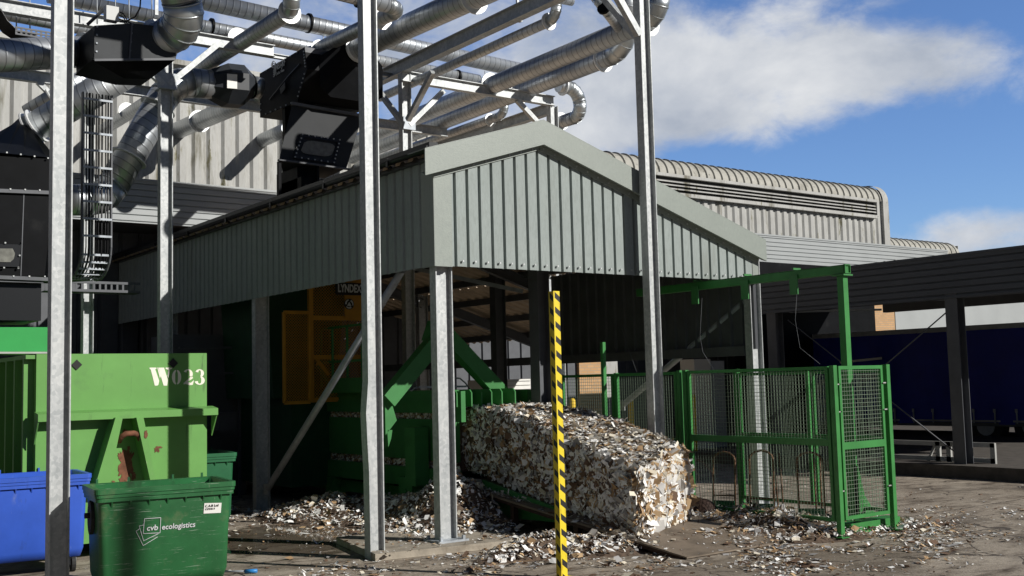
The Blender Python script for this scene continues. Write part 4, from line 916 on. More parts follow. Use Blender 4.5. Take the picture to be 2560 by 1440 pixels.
def blotch(name, px, py, w, h, parent, plane, seed=1, n=26, off=.004, material=M['rust'], mapper=None):
    rs = random.Random(seed); m = MB(); pts = []
    for i in range(n):
        t = 2*math.pi*i/n; r_ = .5+.5*rs.random(); pts.append(mapper(px+w*math.copysign(abs(math.cos(t))**.6, math.cos(t))*r_, py+h*math.copysign(abs(math.sin(t))**.6, math.sin(t))*r_))
    m.prism(pts, (0, off*.7, 0)); return m.build(name, material, parent)
blotch('rust_patch', 316, 1164, 24, 44, cont, YK, 3, 40, mapper=lambda x, y: K(x, y, .006))
for bx0_, by0_, bw_, bh_, sd_ in ((300,1140,6,9,11),(334,1190,7,14,12),(305,1200,9,8,13),(322,1120,5,6,14),(398,1118,10,3,15),(284,1204,5,3,16)): blotch('rust_patch', bx0_, by0_, bw_, bh_, cont, YK, sd_, mapper=lambda x, y: K(x, y, .007))
blotch('rust_patch', 392, 1124, 8, 8, cont, YK, 5, mapper=lambda x, y: K(x, y, .006)); blotch('rust_patch', 365, 1086, 5, 12, cont, YK, 6, mapper=lambda x, y: K(x, y, .268)); blotch('rust_patch', 312, 1078, 8, 6, cont, YK, 8, mapper=lambda x, y: K(x, y, .006))
m_ = MB()
for px, py in ((192,912),(433,908)):
    c = K(px,py,.01); m_.obox(c, (.033,0,.033), (0,.006,0), (-.033,0,.033))
m_.build('corner_hole', M['rubber'], cont)
# stencilled number
def poly_text(name, polys, parent, mapper, material, ext=(0,.003,0)):
    m = MB()
    for pl_ in polys: m.prism([mapper(x, y) for x, y in pl_], ext)
    return m.build(name, material, parent)
T = lambda x, y: K(x, y, .004)
poly_text('stencil_letter', [
 [(374,919),(391,919),(391,922),(388,923),(398,952),(396,962),(393,964),(387,964),(377,924),(374,922)],
 [(396,919),(410,919),(420,950),(418,964),(409,964),(399,930)],
 [(393,919),(395,919),(402,940),(400,946)],
 [(414,919),(430,919),(430,922),(425,924),(421,945),(419,940),(421,925),(414,922)]], cont, T, M['cream'])
def arc_band(cx, cy, rx, ry, wx, a0, a1, n=14, wy=None):
    wy = wx*.55 if wy is None else wy
    o = []; i_ = []
    for k in range(n+1):
        a = math.radians(a0+(a1-a0)*k/n); o.append((cx+rx*math.cos(a), cy-ry*math.sin(a))); f = abs(math.cos(a)); w_ = wx*f+wy*(1-f); i_.append((cx+(rx-w_)*math.cos(a), cy-(ry-w_*.6)*math.sin(a)))
    return [[o[k], o[k+1], i_[k+1], i_[k]] for k in range(n)]
Z0 = arc_band(441.5,943,11.5,18.5,8,-80,80)+arc_band(441.5,943,11.5,18.5,8,100,260)
Z2 = arc_band(470,935,12,12,8,-40,150,wy=4)+[[(479,940),(483,945),(466,957),(459,961),(459,958)],[(459,961),(459,957),(468,954),(477,957),(485,950),(482,962),(474,963),(465,960)]]
Z3 = arc_band(499,933,11,10,8,-75,160,wy=4)+arc_band(499,951,13,11,9,-165,75,wy=4)
for zz_ in (Z0, Z2, Z3): poly_text('stencil_digit', zz_, cont, T, M['cream'])
# compactor head above/behind the container at the left edge
cp = thing('compactor_head', 'bright green steel housing at the left edge above the container side', 'compactor', tuple(pY(60,850,16.0)), None)
m_ = MB(); m_.prism([pY(-80,818,16.0), pY(119,818,16.0), pY(119,879,16.0), pY(-80,879,16.0)], (0,1.4,0)); m_.build('housing', M['comp'], cp)
m_ = MB(); a, b = pY(-80,882,15.98), pY(126,882,15.98); m_.bar(a, b, .1, .025); m_.build('edge_strip', M['rail'], cp)
# ============================================================ wheeled bins
def make_bin(name, label, corner, rot, W, D, H, material, zbase=.18, lidpins=True):
    root = thing(name, label, 'wheeled bin', (0,0,0))
    T_ = Matrix.Translation(corner) @ Matrix.Rotation(rot, 4, 'Z')
    def tf(m): m.v = [tuple(T_ @ Vector(v)) for v in m.v]; return m
    tp = .07; z1 = H-.11
    m = MB()
    # outer shell rounded
    def loop(x0, x1, y0, y1, z, r, k=4):
        out = []
        for cx, cy, a0 in ((x1-r,y0+r,-90),(x1-r,y1-r,0),(x0+r,y1-r,90),(x0+r,y0+r,180)):
            for q in range(k+1): a = math.radians(a0+90*q/k); out.append((cx+r*math.cos(a), cy+r*math.sin(a), z))
        return out
    L = [loop(tp+.03, W-tp-.03, tp+.04, D-tp-.04, zbase, .05), loop(tp, W-tp, tp, D-tp, zbase+.10, .07), loop(.045, W-.045, .045, D-.045, z1, .06), loop(.045, W-.045, .045, D-.045, H-.005, .06), loop(.07, W-.07, .07, D-.07, H-.005, .05), loop(tp+.03, W-tp-.03, tp+.03, D-tp-.03, zbase+.12, .05)]
    idx = [m.verts(l) for l in L]; k = len(L[0])
    for a, b in zip(idx[:-1], idx[1:]):
        for i in range(k): j = (i+1)%k; m.face([a+i,a+j,b+j,b+i], smooth=True)
    m.face([idx[0]+i for i in range(k)][::-1]); m.face([idx[-1]+i for i in range(k)])
    tf(m).build('body', material, root)
    m = MB()
    for zz0, zz1, e in ((H-.05, H, .0), (H-.085, H-.055, .008), (H-.125, H-.09, .016)):
        A = [loop(e, W-e, e, D-e, zz0, .05), loop(e, W-e, e, D-e, zz1, .05), loop(e+.05, W-e-.05, e+.05, D-e-.05, zz1, .04), loop(e+.044, W-e-.044, e+.044, D-e-.044, zz0, .04)]
        ii = [m.verts(l) for l in A]; k = len(A[0])
        for a, b in ((0,1),(1,2),(2,3),(3,0)):
            for i in range(k): j=(i+1)%k; m.face([ii[a]+i,ii[a]+j,ii[b]+j,ii[b]+i])
    n_ = 7
    for i in range(n_):
        x = W*(i+.9)/(n_+.8); m.prism([(x,.018,H-.126),(x,.05,H-.126),(x,.05,H-.19)], (.012,0,0))
    for x in (.14, W*.33, W*.66, W-.16): m.box(x, x+.02, D-.03, D-.01, H-.001, H+.045)
    tf(m).build('rim', material, root)
    # trunnion and its recess on the sides
    for sx in (0, 1):
        m = MB(); x = .03 if sx == 0 else W-.03; s_ = -1 if sx == 0 else 1
        m.tube([(x, D*.5, H-.28), (x+s_*.06, D*.5, H-.28)], .028, 12); m.prism([(x-s_*.02, D*.5+.13*math.cos(t), H-.30+.17*math.sin(t)) for t in [2*math.pi*i/14 for i in range(14)]], (s_*.035,0,0)); tf(m).build('trunnion', M['rubber'], root)
    # castors
    for (x, y) in ((.18,.18),(W-.18,.18),(.18,D-.18),(W-.18,D-.18)):
        m = MB(); m.box(x-.03, x+.03, y-.05, y+.05, .15, zbase+.02); m.box(x-.035, x-.028, y-.03, y+.03, .08, .16); m.box(x+.028, x+.035, y-.03, y+.03, .08, .16); c_ = tf(m).build('castor', M['galv_dull'], root)
        m = MB(); m.tube([(x-.022,y,.1),(x+.022,y,.1)], .1, 18, smooth=False); w_ = tf(m).build('wheel', M['rubber'], c_)
    return root, T_
binA, TA = make_bin('wheeled_bin', 'scuffed dark green wheeled bin lettered cvb ecologistics in the foreground', Vector((3.11, 11.06, 0)), R(-7), 1.38, .86, 1.15, M['bin'])
def onA(x, z, off=.0):   # point on the sloping front wall
    f = (1.04-z)/(1.04-.28); y = .045+(.07-.045)*f; return TA @ Vector((x, y-off, z))
rA = (TA.to_3x3() @ Vector((1,0,0))); uA = Vector((0,0,1)); sA = (onA(.5,.3)-onA(.5,.9)).normalized()*-1
def bx_(px, py):   # pixel to front wall coordinates
    nrm = rA.cross(sA).normalized(); d = sight(px, py); p0 = onA(0.5, .6, .006); t = (p0-EYE).dot(nrm)/d.dot(nrm); return EYE+d*t
t0, t1 = bx_(404, 1327), bx_(487, 1322)
text_mesh('lettering', 'ecologistics', (t1-t0).length*.225, t0+sA*.012, rA, sA, M['logo'], binA, bold=.0012, shear=.1, width=(t1-t0).length)
t0, t1 = bx_(366, 1330), bx_(394, 1328)
text_mesh('lettering', 'cvb', (t1-t0).length*.7, t0+sA*.012, rA, sA, M['logo'], binA, bold=.0012, shear=.1, width=(t1-t0).length)
m_ = MB()
for quad in ([(361,1297),(402,1294),(400,1332),(358,1334)], [(361,1312),(348,1315),(359,1352),(396,1334)], [(349,1322),(340,1328),(358,1364),(394,1342)]):
    P_q = [bx_(x, y) for x, y in quad]
    for i in range(4):
        if quad[0] != (361,1297) and i == 3: continue
        m_.bar(P_q[i], P_q[(i+1)%4], .005, .004, up=rA.cross(sA))
m_.build('emblem', M['logo'], binA)
m_ = MB(); st4 = [bx_(511,1258), bx_(554,1257), bx_(552,1282), bx_(509,1284)]; nA = rA.cross(sA).normalized()*-.002
m_.prism(st4, nA); stk = m_.build('sticker', M['white'], binA)
t0 = bx_(513, 1268); text_mesh('lettering', 'C.A.B Ltd', .034, t0+rA.cross(sA).normalized()*.004, rA, sA, M['cable'], stk)
t0 = bx_(513, 1275); text_mesh('lettering', 'CO246 5', .026, t0+rA.cross(sA).normalized()*.004, rA, sA, M['cable'], stk)
binB, TB = make_bin('wheeled_bin', 'blue wheeled bin at the left edge behind the rack post', Vector((2.45, 13.62, 0)), R(-4), 1.33, .95, 1.14, M['bin_blue'])
binC, TC = make_bin('wheeled_bin', 'dark green wheeled bin in shade right of the green container', Vector((5.02, 15.55, 0)), R(-8), 1.33, 1.0, 1.17, M['bin_dark'])
for b_ in (binA, binB, binC): b_['group'] = 'wheeled waste bins'
# the third bin has its lid frame standing above the rim
binC.location = binC.location
# ============================================================ hazard post
hz = MB(); hx_, hy_, hw_ = 7.46, 9.31, .0425; zt_ = pD(1393, 728, dist((hx_, hy_, 2.9))).z
for (ax, ay), (bx, by) in (((-1,-1),(1,-1)), ((1,-1),(1,1)), ((1,1),(-1,1)), ((-1,1),(-1,-1))):
    n = hz.verts([(hx_+ax*hw_,hy_+ay*hw_,0),(hx_+bx*hw_,hy_+by*hw_,0),(hx_+bx*hw_,hy_+by*hw_,zt_),(hx_+ax*hw_,hy_+ay*hw_,zt_)])
    hz.face([n,n+1,n+2,n+3], [(0,0),(2*hw_,0),(2*hw_,zt_),(0,zt_)])
n = hz.verts([(hx_-hw_,hy_-hw_,zt_),(hx_+hw_,hy_-hw_,zt_),(hx_+hw_,hy_+hw_,zt_),(hx_-hw_,hy_+hw_,zt_)]); hz.face([n,n+1,n+2,n+3], [(.5,.5)]*4)
hz.box(hx_-.10, hx_+.10, hy_-.10, hy_+.10, .002, .014)
tag(hz.build('hazard_post', M['stripe'], None), 'slim yellow and black striped square post standing in front of the paper bale', 'marker post')
# ============================================================ ramp, bale, baler
def ramp_z(y): return .03+max(0, (y-9.25))*.118
rp = MB(); rp.hexa([(9.22,9.2,.012),(11.35,9.2,.012),(11.35,14.2,ramp_z(14.2)-.03),(9.22,14.2,ramp_z(14.2)-.03),(9.22,9.2,.03),(11.35,9.2,.03),(11.35,14.2,ramp_z(14.2)),(9.22,14.2,ramp_z(14.2))])
rpo = rp.build('steel_ramp', mat('scuffed_ramp_steel', (.20,.16,.12), .6, .1, var=.4, vscale=3, dirt=(.07,.05,.04), dscale=(3,3,3)), None); tag(rpo, 'flat steel ramp plate sloping down under the end of the paper bale', 'ramp')
bpm = MB(); bpm.bar((9.24,9.3,.0), (9.24,14.1,ramp_z(14.1)-.05), .03, .05); bpm.build('edge_beam', M['rust_dark'], rpo)
bpm = MB()
for y in (11.2, 12.6, 13.8): bpm.box(9.26, 9.34, y, y+.08, 0, ramp_z(y)-.04)
bpm.build('leg', M['rust_dark'], rpo)
def interp(tab, y):
    for (a, va), (b, vb) in zip(tab[:-1], tab[1:]):
        if min(a,b) <= y <= max(a,b): t = (y-a)/(b-a); return va+(vb-va)*t
    return tab[0][1] if abs(y-tab[0][0]) < abs(y-tab[-1][0]) else tab[-1][1]
TOP = [(15.4,1.80),(14.4,1.74),(13.4,1.69),(12.6,1.56),(11.9,1.38),(11.2,1.19),(10.7,1.06),(10.40,.98),(10.25,.93)]
BOT = [(15.4,.86),(14.5,.79),(13.0,.52),(12.0,.36),(11.0,.235),(10.4,.165),(10.25,.165)]
BX0, BX1 = 9.58, 10.93
def nz3(p, s): return noise.noise(Vector(p)*s)
def bale_pt(u, y, jitter=True):
    # u in [0,4): around section: 0 left-bottom ->1 left-top ->2 right-top ->3 right-bottom
    zt__, zb__ = interp(TOP, y), interp(BOT, y); k = int(u) % 4; t = u-int(u)
    if k == 0: x, z, n = BX0, zb__+(zt__-zb__)*t, Vector((-1,0,0))
    elif k == 1: x, z, n = BX0+(BX1-BX0)*t, zt__, Vector((0,0,1))
    elif k == 2: x, z, n = BX1, zt__+(zb__-zt__)*t, Vector((1,0,0))
    else: x, z, n = BX1+(BX0-BX1)*t, zb__, Vector((0,0,-1))
    # soften the long edges
    cx, cz = (BX0+BX1)/2, (zt__+zb__)/2; dx, dz = (x-cx)/((BX1-BX0)/2), (z-cz)/((zt__-zb__)/2)
    q = max(0, abs(dx)+abs(dz)-1.72)/.28; x = cx+(x-cx)*(1-.045*q*q); z = cz+(z-cz)*(1-.045*q*q)
    w_ = min(1, max(0, (13.2-y)/2.2)); f_ = (x-BX0)/(BX1-BX0); x -= .10*w_; z += .22*f_*w_*(z-zb__)/(zt__-zb__); yy_ = y + .50*f_*w_
    p = Vector((x, yy_, z))
    if q > 0: n = (n + Vector((dx,0,dz))*.7*q).normalized()
    return p + n*(nz3(p, 2.2)*.035+nz3(p, 6)*.018), n
bm_ = MB(); NU, NY = 72, 64; rows = []
for j in range(NY+1):
    y = 15.4-(15.4-10.27)*j/NY; rows.append(bm_.verts([bale_pt(4*i/NU, y)[0] for i in range(NU)]))
for j in range(NY):
    for i in range(NU): i2=(i+1)%NU; bm_.face([rows[j]+i, rows[j+1]+i, rows[j+1]+i2, rows[j]+i2], smooth=True)
# end face: rings shrinking to the centre, bulging out
def end_pt(u, s):
    p, n = bale_pt(u, 10.27); c = Vector(((BX0+BX1)/2-.1, 10.52, (interp(TOP,10.27)+interp(BOT,10.27))/2)); q = c.lerp(p, s)
    q.y -= .09*(1-s**4)+nz3(q,3)*.03 - (0.10*(1-s) if False else 0) ; return q
pr = rows[-1]
for s_ in (.93,.8,.6,.4,.2,.05):
    r_n = bm_.verts([end_pt(4*i/NU, s_) for i in range(NU)])
    for i in range(NU): i2=(i+1)%NU; bm_.face([pr+i, r_n+i, r_n+i2, pr+i2], smooth=True)
    pr = r_n
bm_.face([pr+i for i in range(NU)])
bale = bm_.build('paper_bale', mat('packed_scrap_core', (.12,.085,.06), .9, 0, var=.5, vscale=18, bump=.8, bscale=30), None)
tag(bale, 'long bale of shredded white and brown card sliding out of the green baler', 'bale')
def scrap(mb, p, n, size, rnd, lift=.3, mi=None, curl=True):
    n = (n+Vector((rnd.uniform(-1,1),rnd.uniform(-1,1),rnd.uniform(-1,1)))*lift).normalized(); a = n.orthogonal().normalized(); b = n.cross(a); th_ = rnd.uniform(0, 6.28)
    a, b = a*math.cos(th_)+b*math.sin(th_), b*math.cos(th_)-a*math.sin(th_); l = size*rnd.uniform(.7,1.6); w_ = size*rnd.choice((rnd.uniform(.12,.35), rnd.uniform(.35,1.0)))
    if mi is None: mi = rnd.choices(range(6), (38,16,17,12,9,8))[0]
    jit = lambda: rnd.uniform(.55,1.1)
    bend = n*(l*rnd.uniform(-.25,.35)) if curl else Vector((0,0,0))
    P0_ = [p-a*l*.5*jit()-b*w_*.5*jit()+bend*.6, p-a*l*.5*jit()+b*w_*.5*jit()+bend*.6, p+b*w_*.55*jit(), p+a*l*.5*jit()+b*w_*.5*jit()+bend, p+a*l*.5*jit()-b*w_*.5*jit()+bend, p-b*w_*.55*jit()]
    k = mb.verts(P0_); mb.face([k,k+1,k+2,k+5], mi=mi); mb.face([k+5,k+2,k+3,k+4], mi=mi)
rnd = random.Random(11); bs = MB()
for i in range(8600):
    y = 10.27+(15.0-10.27)*(rnd.random()**1.25); u = rnd.choices((0,1,2,3), (43,46,3,2))[0]+rnd.random()
    p, n = bale_pt(u, y); 
    if int(u) == 0: sz = .05+.10*(rnd.random()**2.4)
    else: sz = .06+.06*rnd.random()
    k_mi = rnd.choices(range(6), (56,20,7,9,3,5))[0]  # whiter mix puts the sunlit top's brightness into the colour
    if int(u) == 0: k_mi = rnd.choices(range(6), (42,9,11,6,19,13))[0]
    scrap(bs, p+n*rnd.uniform(.0,.02), n, sz*(1.25-.06*(y-10.2)), rnd, .26 if int(u)==0 else .20, k_mi)
for i in range(2400):
    u = 4*rnd.random(); s_ = math.sqrt(rnd.random()); q = end_pt(u, s_); scrap(bs, q+Vector((0,-rnd.uniform(.0,.03),0)), Vector((0,-1,0)), .09+.13*rnd.random()**1.3, rnd, .12 if s_ < .85 else .45, rnd.choices(range(6), (44,15,20,17,2,2))[0])
so2 = bs.build('pressed_scraps', M['paper'], bale); so2['kind'] = 'stuff'
wi = MB()
for x in (9.85, 10.15, 10.42, 10.68):
    pts = [Vector((x, y, interp(TOP, y)+.03)) for y in (14.5,13.4,12.6,11.9,11.2,10.7,10.3)]+[Vector((x,10.14,.85)), Vector((x+.02,10.12,.5)), Vector((x-.03,10.14,.22))]; wi.tube(pts, .003, 5)
wi.build('tie_wire', M['rust_dark'], bale)
# ---- baler
XB = 9.36; zr = lambda y_: pX(1060, y_, XB).z
bal = thing('baler', 'large green horizontal baler with a triangular press frame inside the shed', 'baler', (XB, 14, 0))
ya, yb = pX(1138,1050,XB).y, pX(800,1050,XB).y
m_ = MB(); m_.box(XB, XB+.08, ya, yb, zr(1150), zr(1048)); m_.box(XB-.015, XB, ya+.05, ya+.1, zr(1150), zr(1048))
m_.box(XB+1.4, XB+1.5, ya, yb+3, .3, zr(980)); m_.box(XB-.02, XB+.0, pX(1063,1100,XB).y, pX(1066,1100,XB).y+.05, zr(1135), zr(1085)); m_.build('channel_side', M['baler'], bal)
m_ = MB(); m_.box(XB-.05, XB+.1, ya+.0, yb+.2, zr(1032), zr(976)); m_.box(XB-.07, XB-.05, ya+.4, yb, zr(1006), zr(1000)); m_.box(XB, XB+1.5, ya+.6, yb+2, zr(1000), zr(978)); m_.build('top_beam', M['baler'], bal)
m_ = MB(); zz1 = zr(1170); m_.box(XB-.04, XB+.1, ya, yb-.1, zz1-.30, zz1)
for y in (ya+.05, 15.1, 16.4, yb-.6): m_.box(XB-.06, XB+.2, y, y+.28, 0, zz1-.31)
m_.box(XB+.1, XB+1.4, ya+.2, yb+2, .2, .4); m_.build('base_frame', M['baler'], bal)
m_ = MB(); m_.box(XB-.25, XB+.05, 15.1, 15.5, .15, .62); m_.tube([(XB-.27,15.3,.38),(XB-.25,15.3,.38)], .06, 14); m_.box(XB-.3, XB-.05, 14.9, 15.2, .5, zr(1048)-.12); m_.build('hinge_block', M['baler'], bal)
# compressed paper seen in the slots
sl = MB(); sl.box(XB+.06, XB+1.35, ya+.1, yb, zr(1175), zr(1030)); slo = sl.build('paper_charge', bale.data.materials[0], bal)
s2 = MB(); rnd = random.Random(5)
for i in range(1500):
    y = rnd.uniform(ya, yb); z = rnd.choice((rnd.uniform(zr(1047), zr(1033)), rnd.uniform(zr(1172), zr(1150)))); scrap(s2, Vector((XB+.04, y, z)), Vector((-1,0,0)), .06, rnd, .5)
for i in range(120): scrap(s2, Vector((XB-.0, pX(795,1100,XB).y+rnd.uniform(-.05,.1), rnd.uniform(zr(1140),zr(1060)))), Vector((-1,-.3,0)), .05, rnd, .5)
o = s2.build('pressed_scraps', M['paper'], slo); o['kind'] = 'stuff'
# fins over the bale
YFN = 13.95; m_ = MB()
fxs = [pY(px, 990, YFN).x for px in (1141,1178,1203,1228,1254,1287)]
zf0, zf1 = pY(1200,1012,YFN).z, pY(1200,973,YFN).z
for x in fxs: m_.prism([(x,YFN,zf0-.02),(x,YFN,zf1-.05),(x,YFN+.05,zf1),(x,YFN+.5,zf1),(x,YFN+.5,zf0-.02)], (.022,0,0))
m_.box(fxs[0], fxs[-1]+.02, YFN+.42, YFN+.5, zf0-.05, zf1-.005); m_.box(XB-.06, XB+.02, YFN-.02, YFN+.5, zf0-.25, zf1-.02); m_.build('stiffener_fins', M['baler'], bal); bpy.data.objects['stiffener_fins'].name = 'stiffener_fin'
# triangular press frame
YT = 14.42; tB = lambda x, y: pY(x, y, YT)
m_ = MB(); ap = tB(1105, 818)
m_.bar(tB(966,1002), tB(1100,838), .24, .20, up=(0,-1,0)); m_.bar(tB(1266,1000), tB(1108,832), .24, .20, up=(0,-1,0)); m_.prism([tB(1086,800), tB(1128,800), tB(1140,850), tB(1070,850)], (0,.2,0)); m_.build('press_frame', M['baler'], bal)
m_ = MB(); m_.prism([tB(962,996), tB(976,996), tB(992,1051), tB(964,1088)], (0,.06,0)); m_.prism([tB(968,1075), tB(981,1075), tB(978,1096), tB(971,1118)], (0,.1,0)); m_.build('frame_foot', M['baler'], bal)
# side guides under the bale
m_ = MB(); m_.prism([*[pX(x, y, 9.42) for x, y in ((1205,1200),(1385,1268),(1392,1306),(1236,1292))]], (.05,0,0)); m_.box(9.36,9.46,13.2,13.24,ramp_z(13.2),.56); m_.build('outfeed_guide', M['baler'], bal)
# handrail and platform
XR = 9.15; hr = lambda x, y: pX(x, y, XR)
m_ = MB(); zt1 = hr(860,816).z; zm = hr(860,903).z; zd = hr(860,968).z; y0_, y1_ = hr(925,816).y, hr(802,816).y
for z in (zt1, zm): m_.bar((XR,y0_,z), (XR,y1_,z), .04, .04)
for px in (803, 831, 868, 905): y = hr(px,860).y; m_.bar((XR,y,zd), (XR,y,zt1), .035, .035, up=(1,0,0))
m_.bar((XR,hr(795,900).y,zm), (XR,hr(825,960).y,zd), .05, .05, up=(1,0,0)); m_.build('handrail', M['baler'], bal)
m_ = MB(); m_.box(XR-.03, XR+.0, y0_, hr(830,960).y, hr(860,982).z, hr(860,945).z); m_.build('toe_board', M['baler'], bal)
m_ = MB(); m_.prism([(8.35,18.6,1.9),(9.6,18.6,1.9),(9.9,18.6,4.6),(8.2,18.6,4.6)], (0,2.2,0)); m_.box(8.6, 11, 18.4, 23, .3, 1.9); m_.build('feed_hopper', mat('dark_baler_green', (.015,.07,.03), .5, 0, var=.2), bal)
m_ = MB(); m_.tube([pY(1028,978,14.6), pY(1036,970,14.6), pY(1050,968,14.6)], .012, 6); m_.bar(pY(1046,968,14.6), pY(1165,966,14.6), .04, .03); m_.tube([pY(1137,945,14.6), pY(1150,946,14.6), pY(1164,958,14.6), pY(1176,976,14.6)], .012, 6); m_.build('hydraulic_line', M['galv_dull'], bal)
# yellow mesh guard cage
YG = 17.95; gq = lambda x, y: pY(x, y, YG)
cage = thing('machine_guard', 'orange-yellow mesh guard cage with a maker sign in the dark shed', 'guard', tuple(gq(800,900)), None)
m_ = MB(); gxa, gxb = gq(776,800).x, gq(935,800).x; zlo, zhi = gq(800,1003).z, 4.9
for x in (gxa, gxb): m_.box(x-.04, x+.04, YG-.04, YG+.04, zlo, zhi)
for y in (3,): pass
for py in (795, 893, 1000): z = gq(800,py).z; m_.box(gxa, gxb, YG-.03, YG+.03, z-.04, z+.04)
m_.box(gq(860,800).x, gxb, YG-.05, YG-.02, gq(860,795).z, 4.9)
m_.prism([gq(778,885), gq(790,890), gq(826,935), gq(820,940)], (0,.04,0)); m_.build('frame', M['guard'], cage)
def mesh_panel(x0, x1, y, z0, z1, s, t, name, mt, parent, along='x'):
    m = MB(); w_ = x1-x0; h_ = z1-z0; k = -h_
    while k < w_:
        for sg in (1,-1):
            a = max(0, k); b = min(w_, k+h_)
            if b > a:
                za, zb_ = (a-k, b-k) if sg == 1 else (h_-(a-k), h_-(b-k)); pa = Vector((x0+a, y, z0+za)); pb = Vector((x0+b, y, z0+zb_)); m.bar(pa, pb, t, t, up=(0,1,0))
        k += s
    return m.build(name, mt, parent)
mesh_panel(gxa, gxb, YG, gq(800,893).z, gq(800,795).z, .055, .008, 'mesh_panel', M['guard'], cage)
mesh_panel(gxa, gxb, YG, gq(800,1000).z, gq(800,893).z, .055, .008, 'mesh_panel', M['guard'], cage); mesh_panel(gxa, gxb, YG, gq(800,795).z, 4.6, .055, .008, 'mesh_panel', M['guard'], cage)
dg_ = MB(); dz0, dz1 = gq(745,1006).z, gq(745,782).z; dx0, dx1 = pY(724,900,YG-.3).x, gxa-.06
for x in (dx0, dx1): dg_.box(x-.025, x+.025, YG-.1, YG-.05, dz0, dz1)
for z in (dz0, dz1): dg_.box(dx0, dx1, YG-.1, YG-.05, z-.03, z+.03)
do = dg_.build('gate', M['guard'], cage); mesh_panel(dx0, dx1, YG-.075, dz0, dz1, .05, .008, 'mesh_panel', M['guard'], do)
m_ = MB(); m_.box(dx0+.6, gxa+.1, YG-.14, YG-.11, gq(770,911).z-.02, gq(770,911).z+.02); m_.build('latch', M['guard'], do)
m_ = MB(); s0, s1 = pY(838,706,YG-.2), pY(908,739,YG-.2); m_.box(s0.x, s1.x, YG-.21, YG-.2, s1.z, s0.z); sg_ = m_.build('name_sign', M['cable'], cage)
text_mesh('lettering', 'LYNDEX', .20, (s0.x+.045, YG-.213, s1.z+.055), (1,0,0), (0,0,1), M['logo'], sg_, bold=.006, width=(s1.x-s0.x)-.09)
c_ = pY(873,760,YG-.2); m_ = MB(); m_.tube([c_, c_+Vector((0,.01,0))], .10, 24, smooth=False); bd = m_.build('round_badge', M['cable'], cage)
m_ = MB()
for k in range(3):
    a0 = R(100+120*k)
    for i in range(6):
        a = a0+R(14)*i; b = a+R(14); r0, r1 = .065-.006*i*.5, .085
        q_ = [(c_.x+r0*math.cos(a), c_.z+r0*math.sin(a)), (c_.x+r1*math.cos(a), c_.z+r1*math.sin(a)), (c_.x+r1*math.cos(b), c_.z+r1*math.sin(b)), (c_.x+r0*math.cos(b), c_.z+r0*math.sin(b))]
        m_.prism([(x, c_.y-.004, z) for x, z in q_], (0,.003,0))
m_.prism([(c_.x+.05*math.cos(R(a)), c_.y-.004, c_.z+.05*math.sin(R(a))-.01) for a in (90,210,330)], (0,.003,0)); m_.build('emblem', M['logo'], bd)
# electrical boxes
eb_ = MB(); a, b = pX(756,1033,9.25), pX(772,1058,9.25); eb_.box(9.15, 9.3, min(a.y,b.y), max(a.y,b.y), b.z, a.z); eb_.box(9.14, 9.15, min(a.y,b.y)+.02, max(a.y,b.y)-.02, b.z+.02, a.z-.02); tag(eb_.build('switch_box', M['box_grey'], None), 'small white switch box on the side of the baler', 'switch box')
eb_ = MB(); a, b = pY(546,1032,19.5), pY(592,1074,19.5); eb_.box(a.x, b.x, 19.5, 19.75, b.z, a.z-.03); eb_.box(a.x-.02, b.x+.02, 19.48, 19.76, a.z-.03, a.z); tag(eb_.build('control_box', M['steel_dark'], None), 'grey lidded control box in the dark between container and shed column', 'control box')
dm = thing('dark_press_frame', 'unlit steel machine frame in the shed behind the container corner', 'machine', (8.4, 20.4, 0))
m_ = MB(); fa_, fb_ = pY(525,872,20.4), pY(598,860,20.4)
for z0__ in (pY(560,869,20.4).z, pY(560,933,20.4).z, pY(560,1075,20.4).z, pY(560,1095,20.4).z): m_.bar((fa_.x-.6,20.4,z0__), (fb_.x,20.4,z0__), .04, .04)
m_.bar((fb_.x,20.4,0), (fb_.x,20.4,fb_.z), .05, .05, up=(1,0,0)); m_.box(fa_.x-.6, fb_.x+.3, 20.8, 22, 0, fb_.z+.2); m_.build('frame', M['steel_dark'], dm)
# ============================================================ green mesh guard fencing
FX, FYa = 11.66, 8.9; FXb = 12.74; FH = 2.2
def wires(name, parent, o, U, w_, z0, z1, pu=.052, pz=.052, t=.004, material='wire'):
    m = MB(); U = Vector(U); o = Vector(o); nrm = U.cross(Vector((0,0,1))); k = pu*.5
    while k < w_:
        j_ = U*random.uniform(-.004,.004); m.bar(o+U*k+j_+Vector((0,0,z0)), o+U*k-j_+Vector((0,0,z1)), t, t, up=nrm); k += pu
    z = z0+pz*.5
    while z < z1: m.bar(o+Vector((0,0,z))+nrm*t, o+U*w_+Vector((0,0,z))+nrm*t, t, t); z += pz
    return m.build(name, M[material], parent)
def frame(mb, o, U, w_, z0, z1, t=.045, d=.04, mid=None):
    U = Vector(U); o = Vector(o); n = U.cross(Vector((0,0,1)))
    def b(u0, u1, za, zb): mb.obox(o+U*((u0+u1)/2)+Vector((0,0,(za+zb)/2)), U*((u1-u0)/2), n*(d/2), Vector((0,0,(zb-za)/2)))
    b(0, t, z0, z1); b(w_-t, w_, z0, z1); b(t, w_-t, z1-t, z1); b(t, w_-t, z0, z0+t)
    if mid: b(t, w_-t, mid-t, mid+t)
def fence_post(mb, x, y, h=FH, s=.035):
    mb.box(x-s, x+s, y-s, y+s, .03, h)
def panel(parent, o, U, w_, z0, z1, mid, label=None, pu=.052):
    m = MB(); frame(m, o, U, w_, z0, z1, mid=mid); p = m.build('panel_frame', M['fence'], parent)
    if label: plabel(p, label)
    wires('wire_mesh', p, Vector(o)+Vector(U)*.045, U, w_-.09, z0+.045, mid-.045, pu, pu); wires('wire_mesh', p, Vector(o)+Vector(U)*.045, U, w_-.09, mid+.045, z1-.045, pu, pu); return p
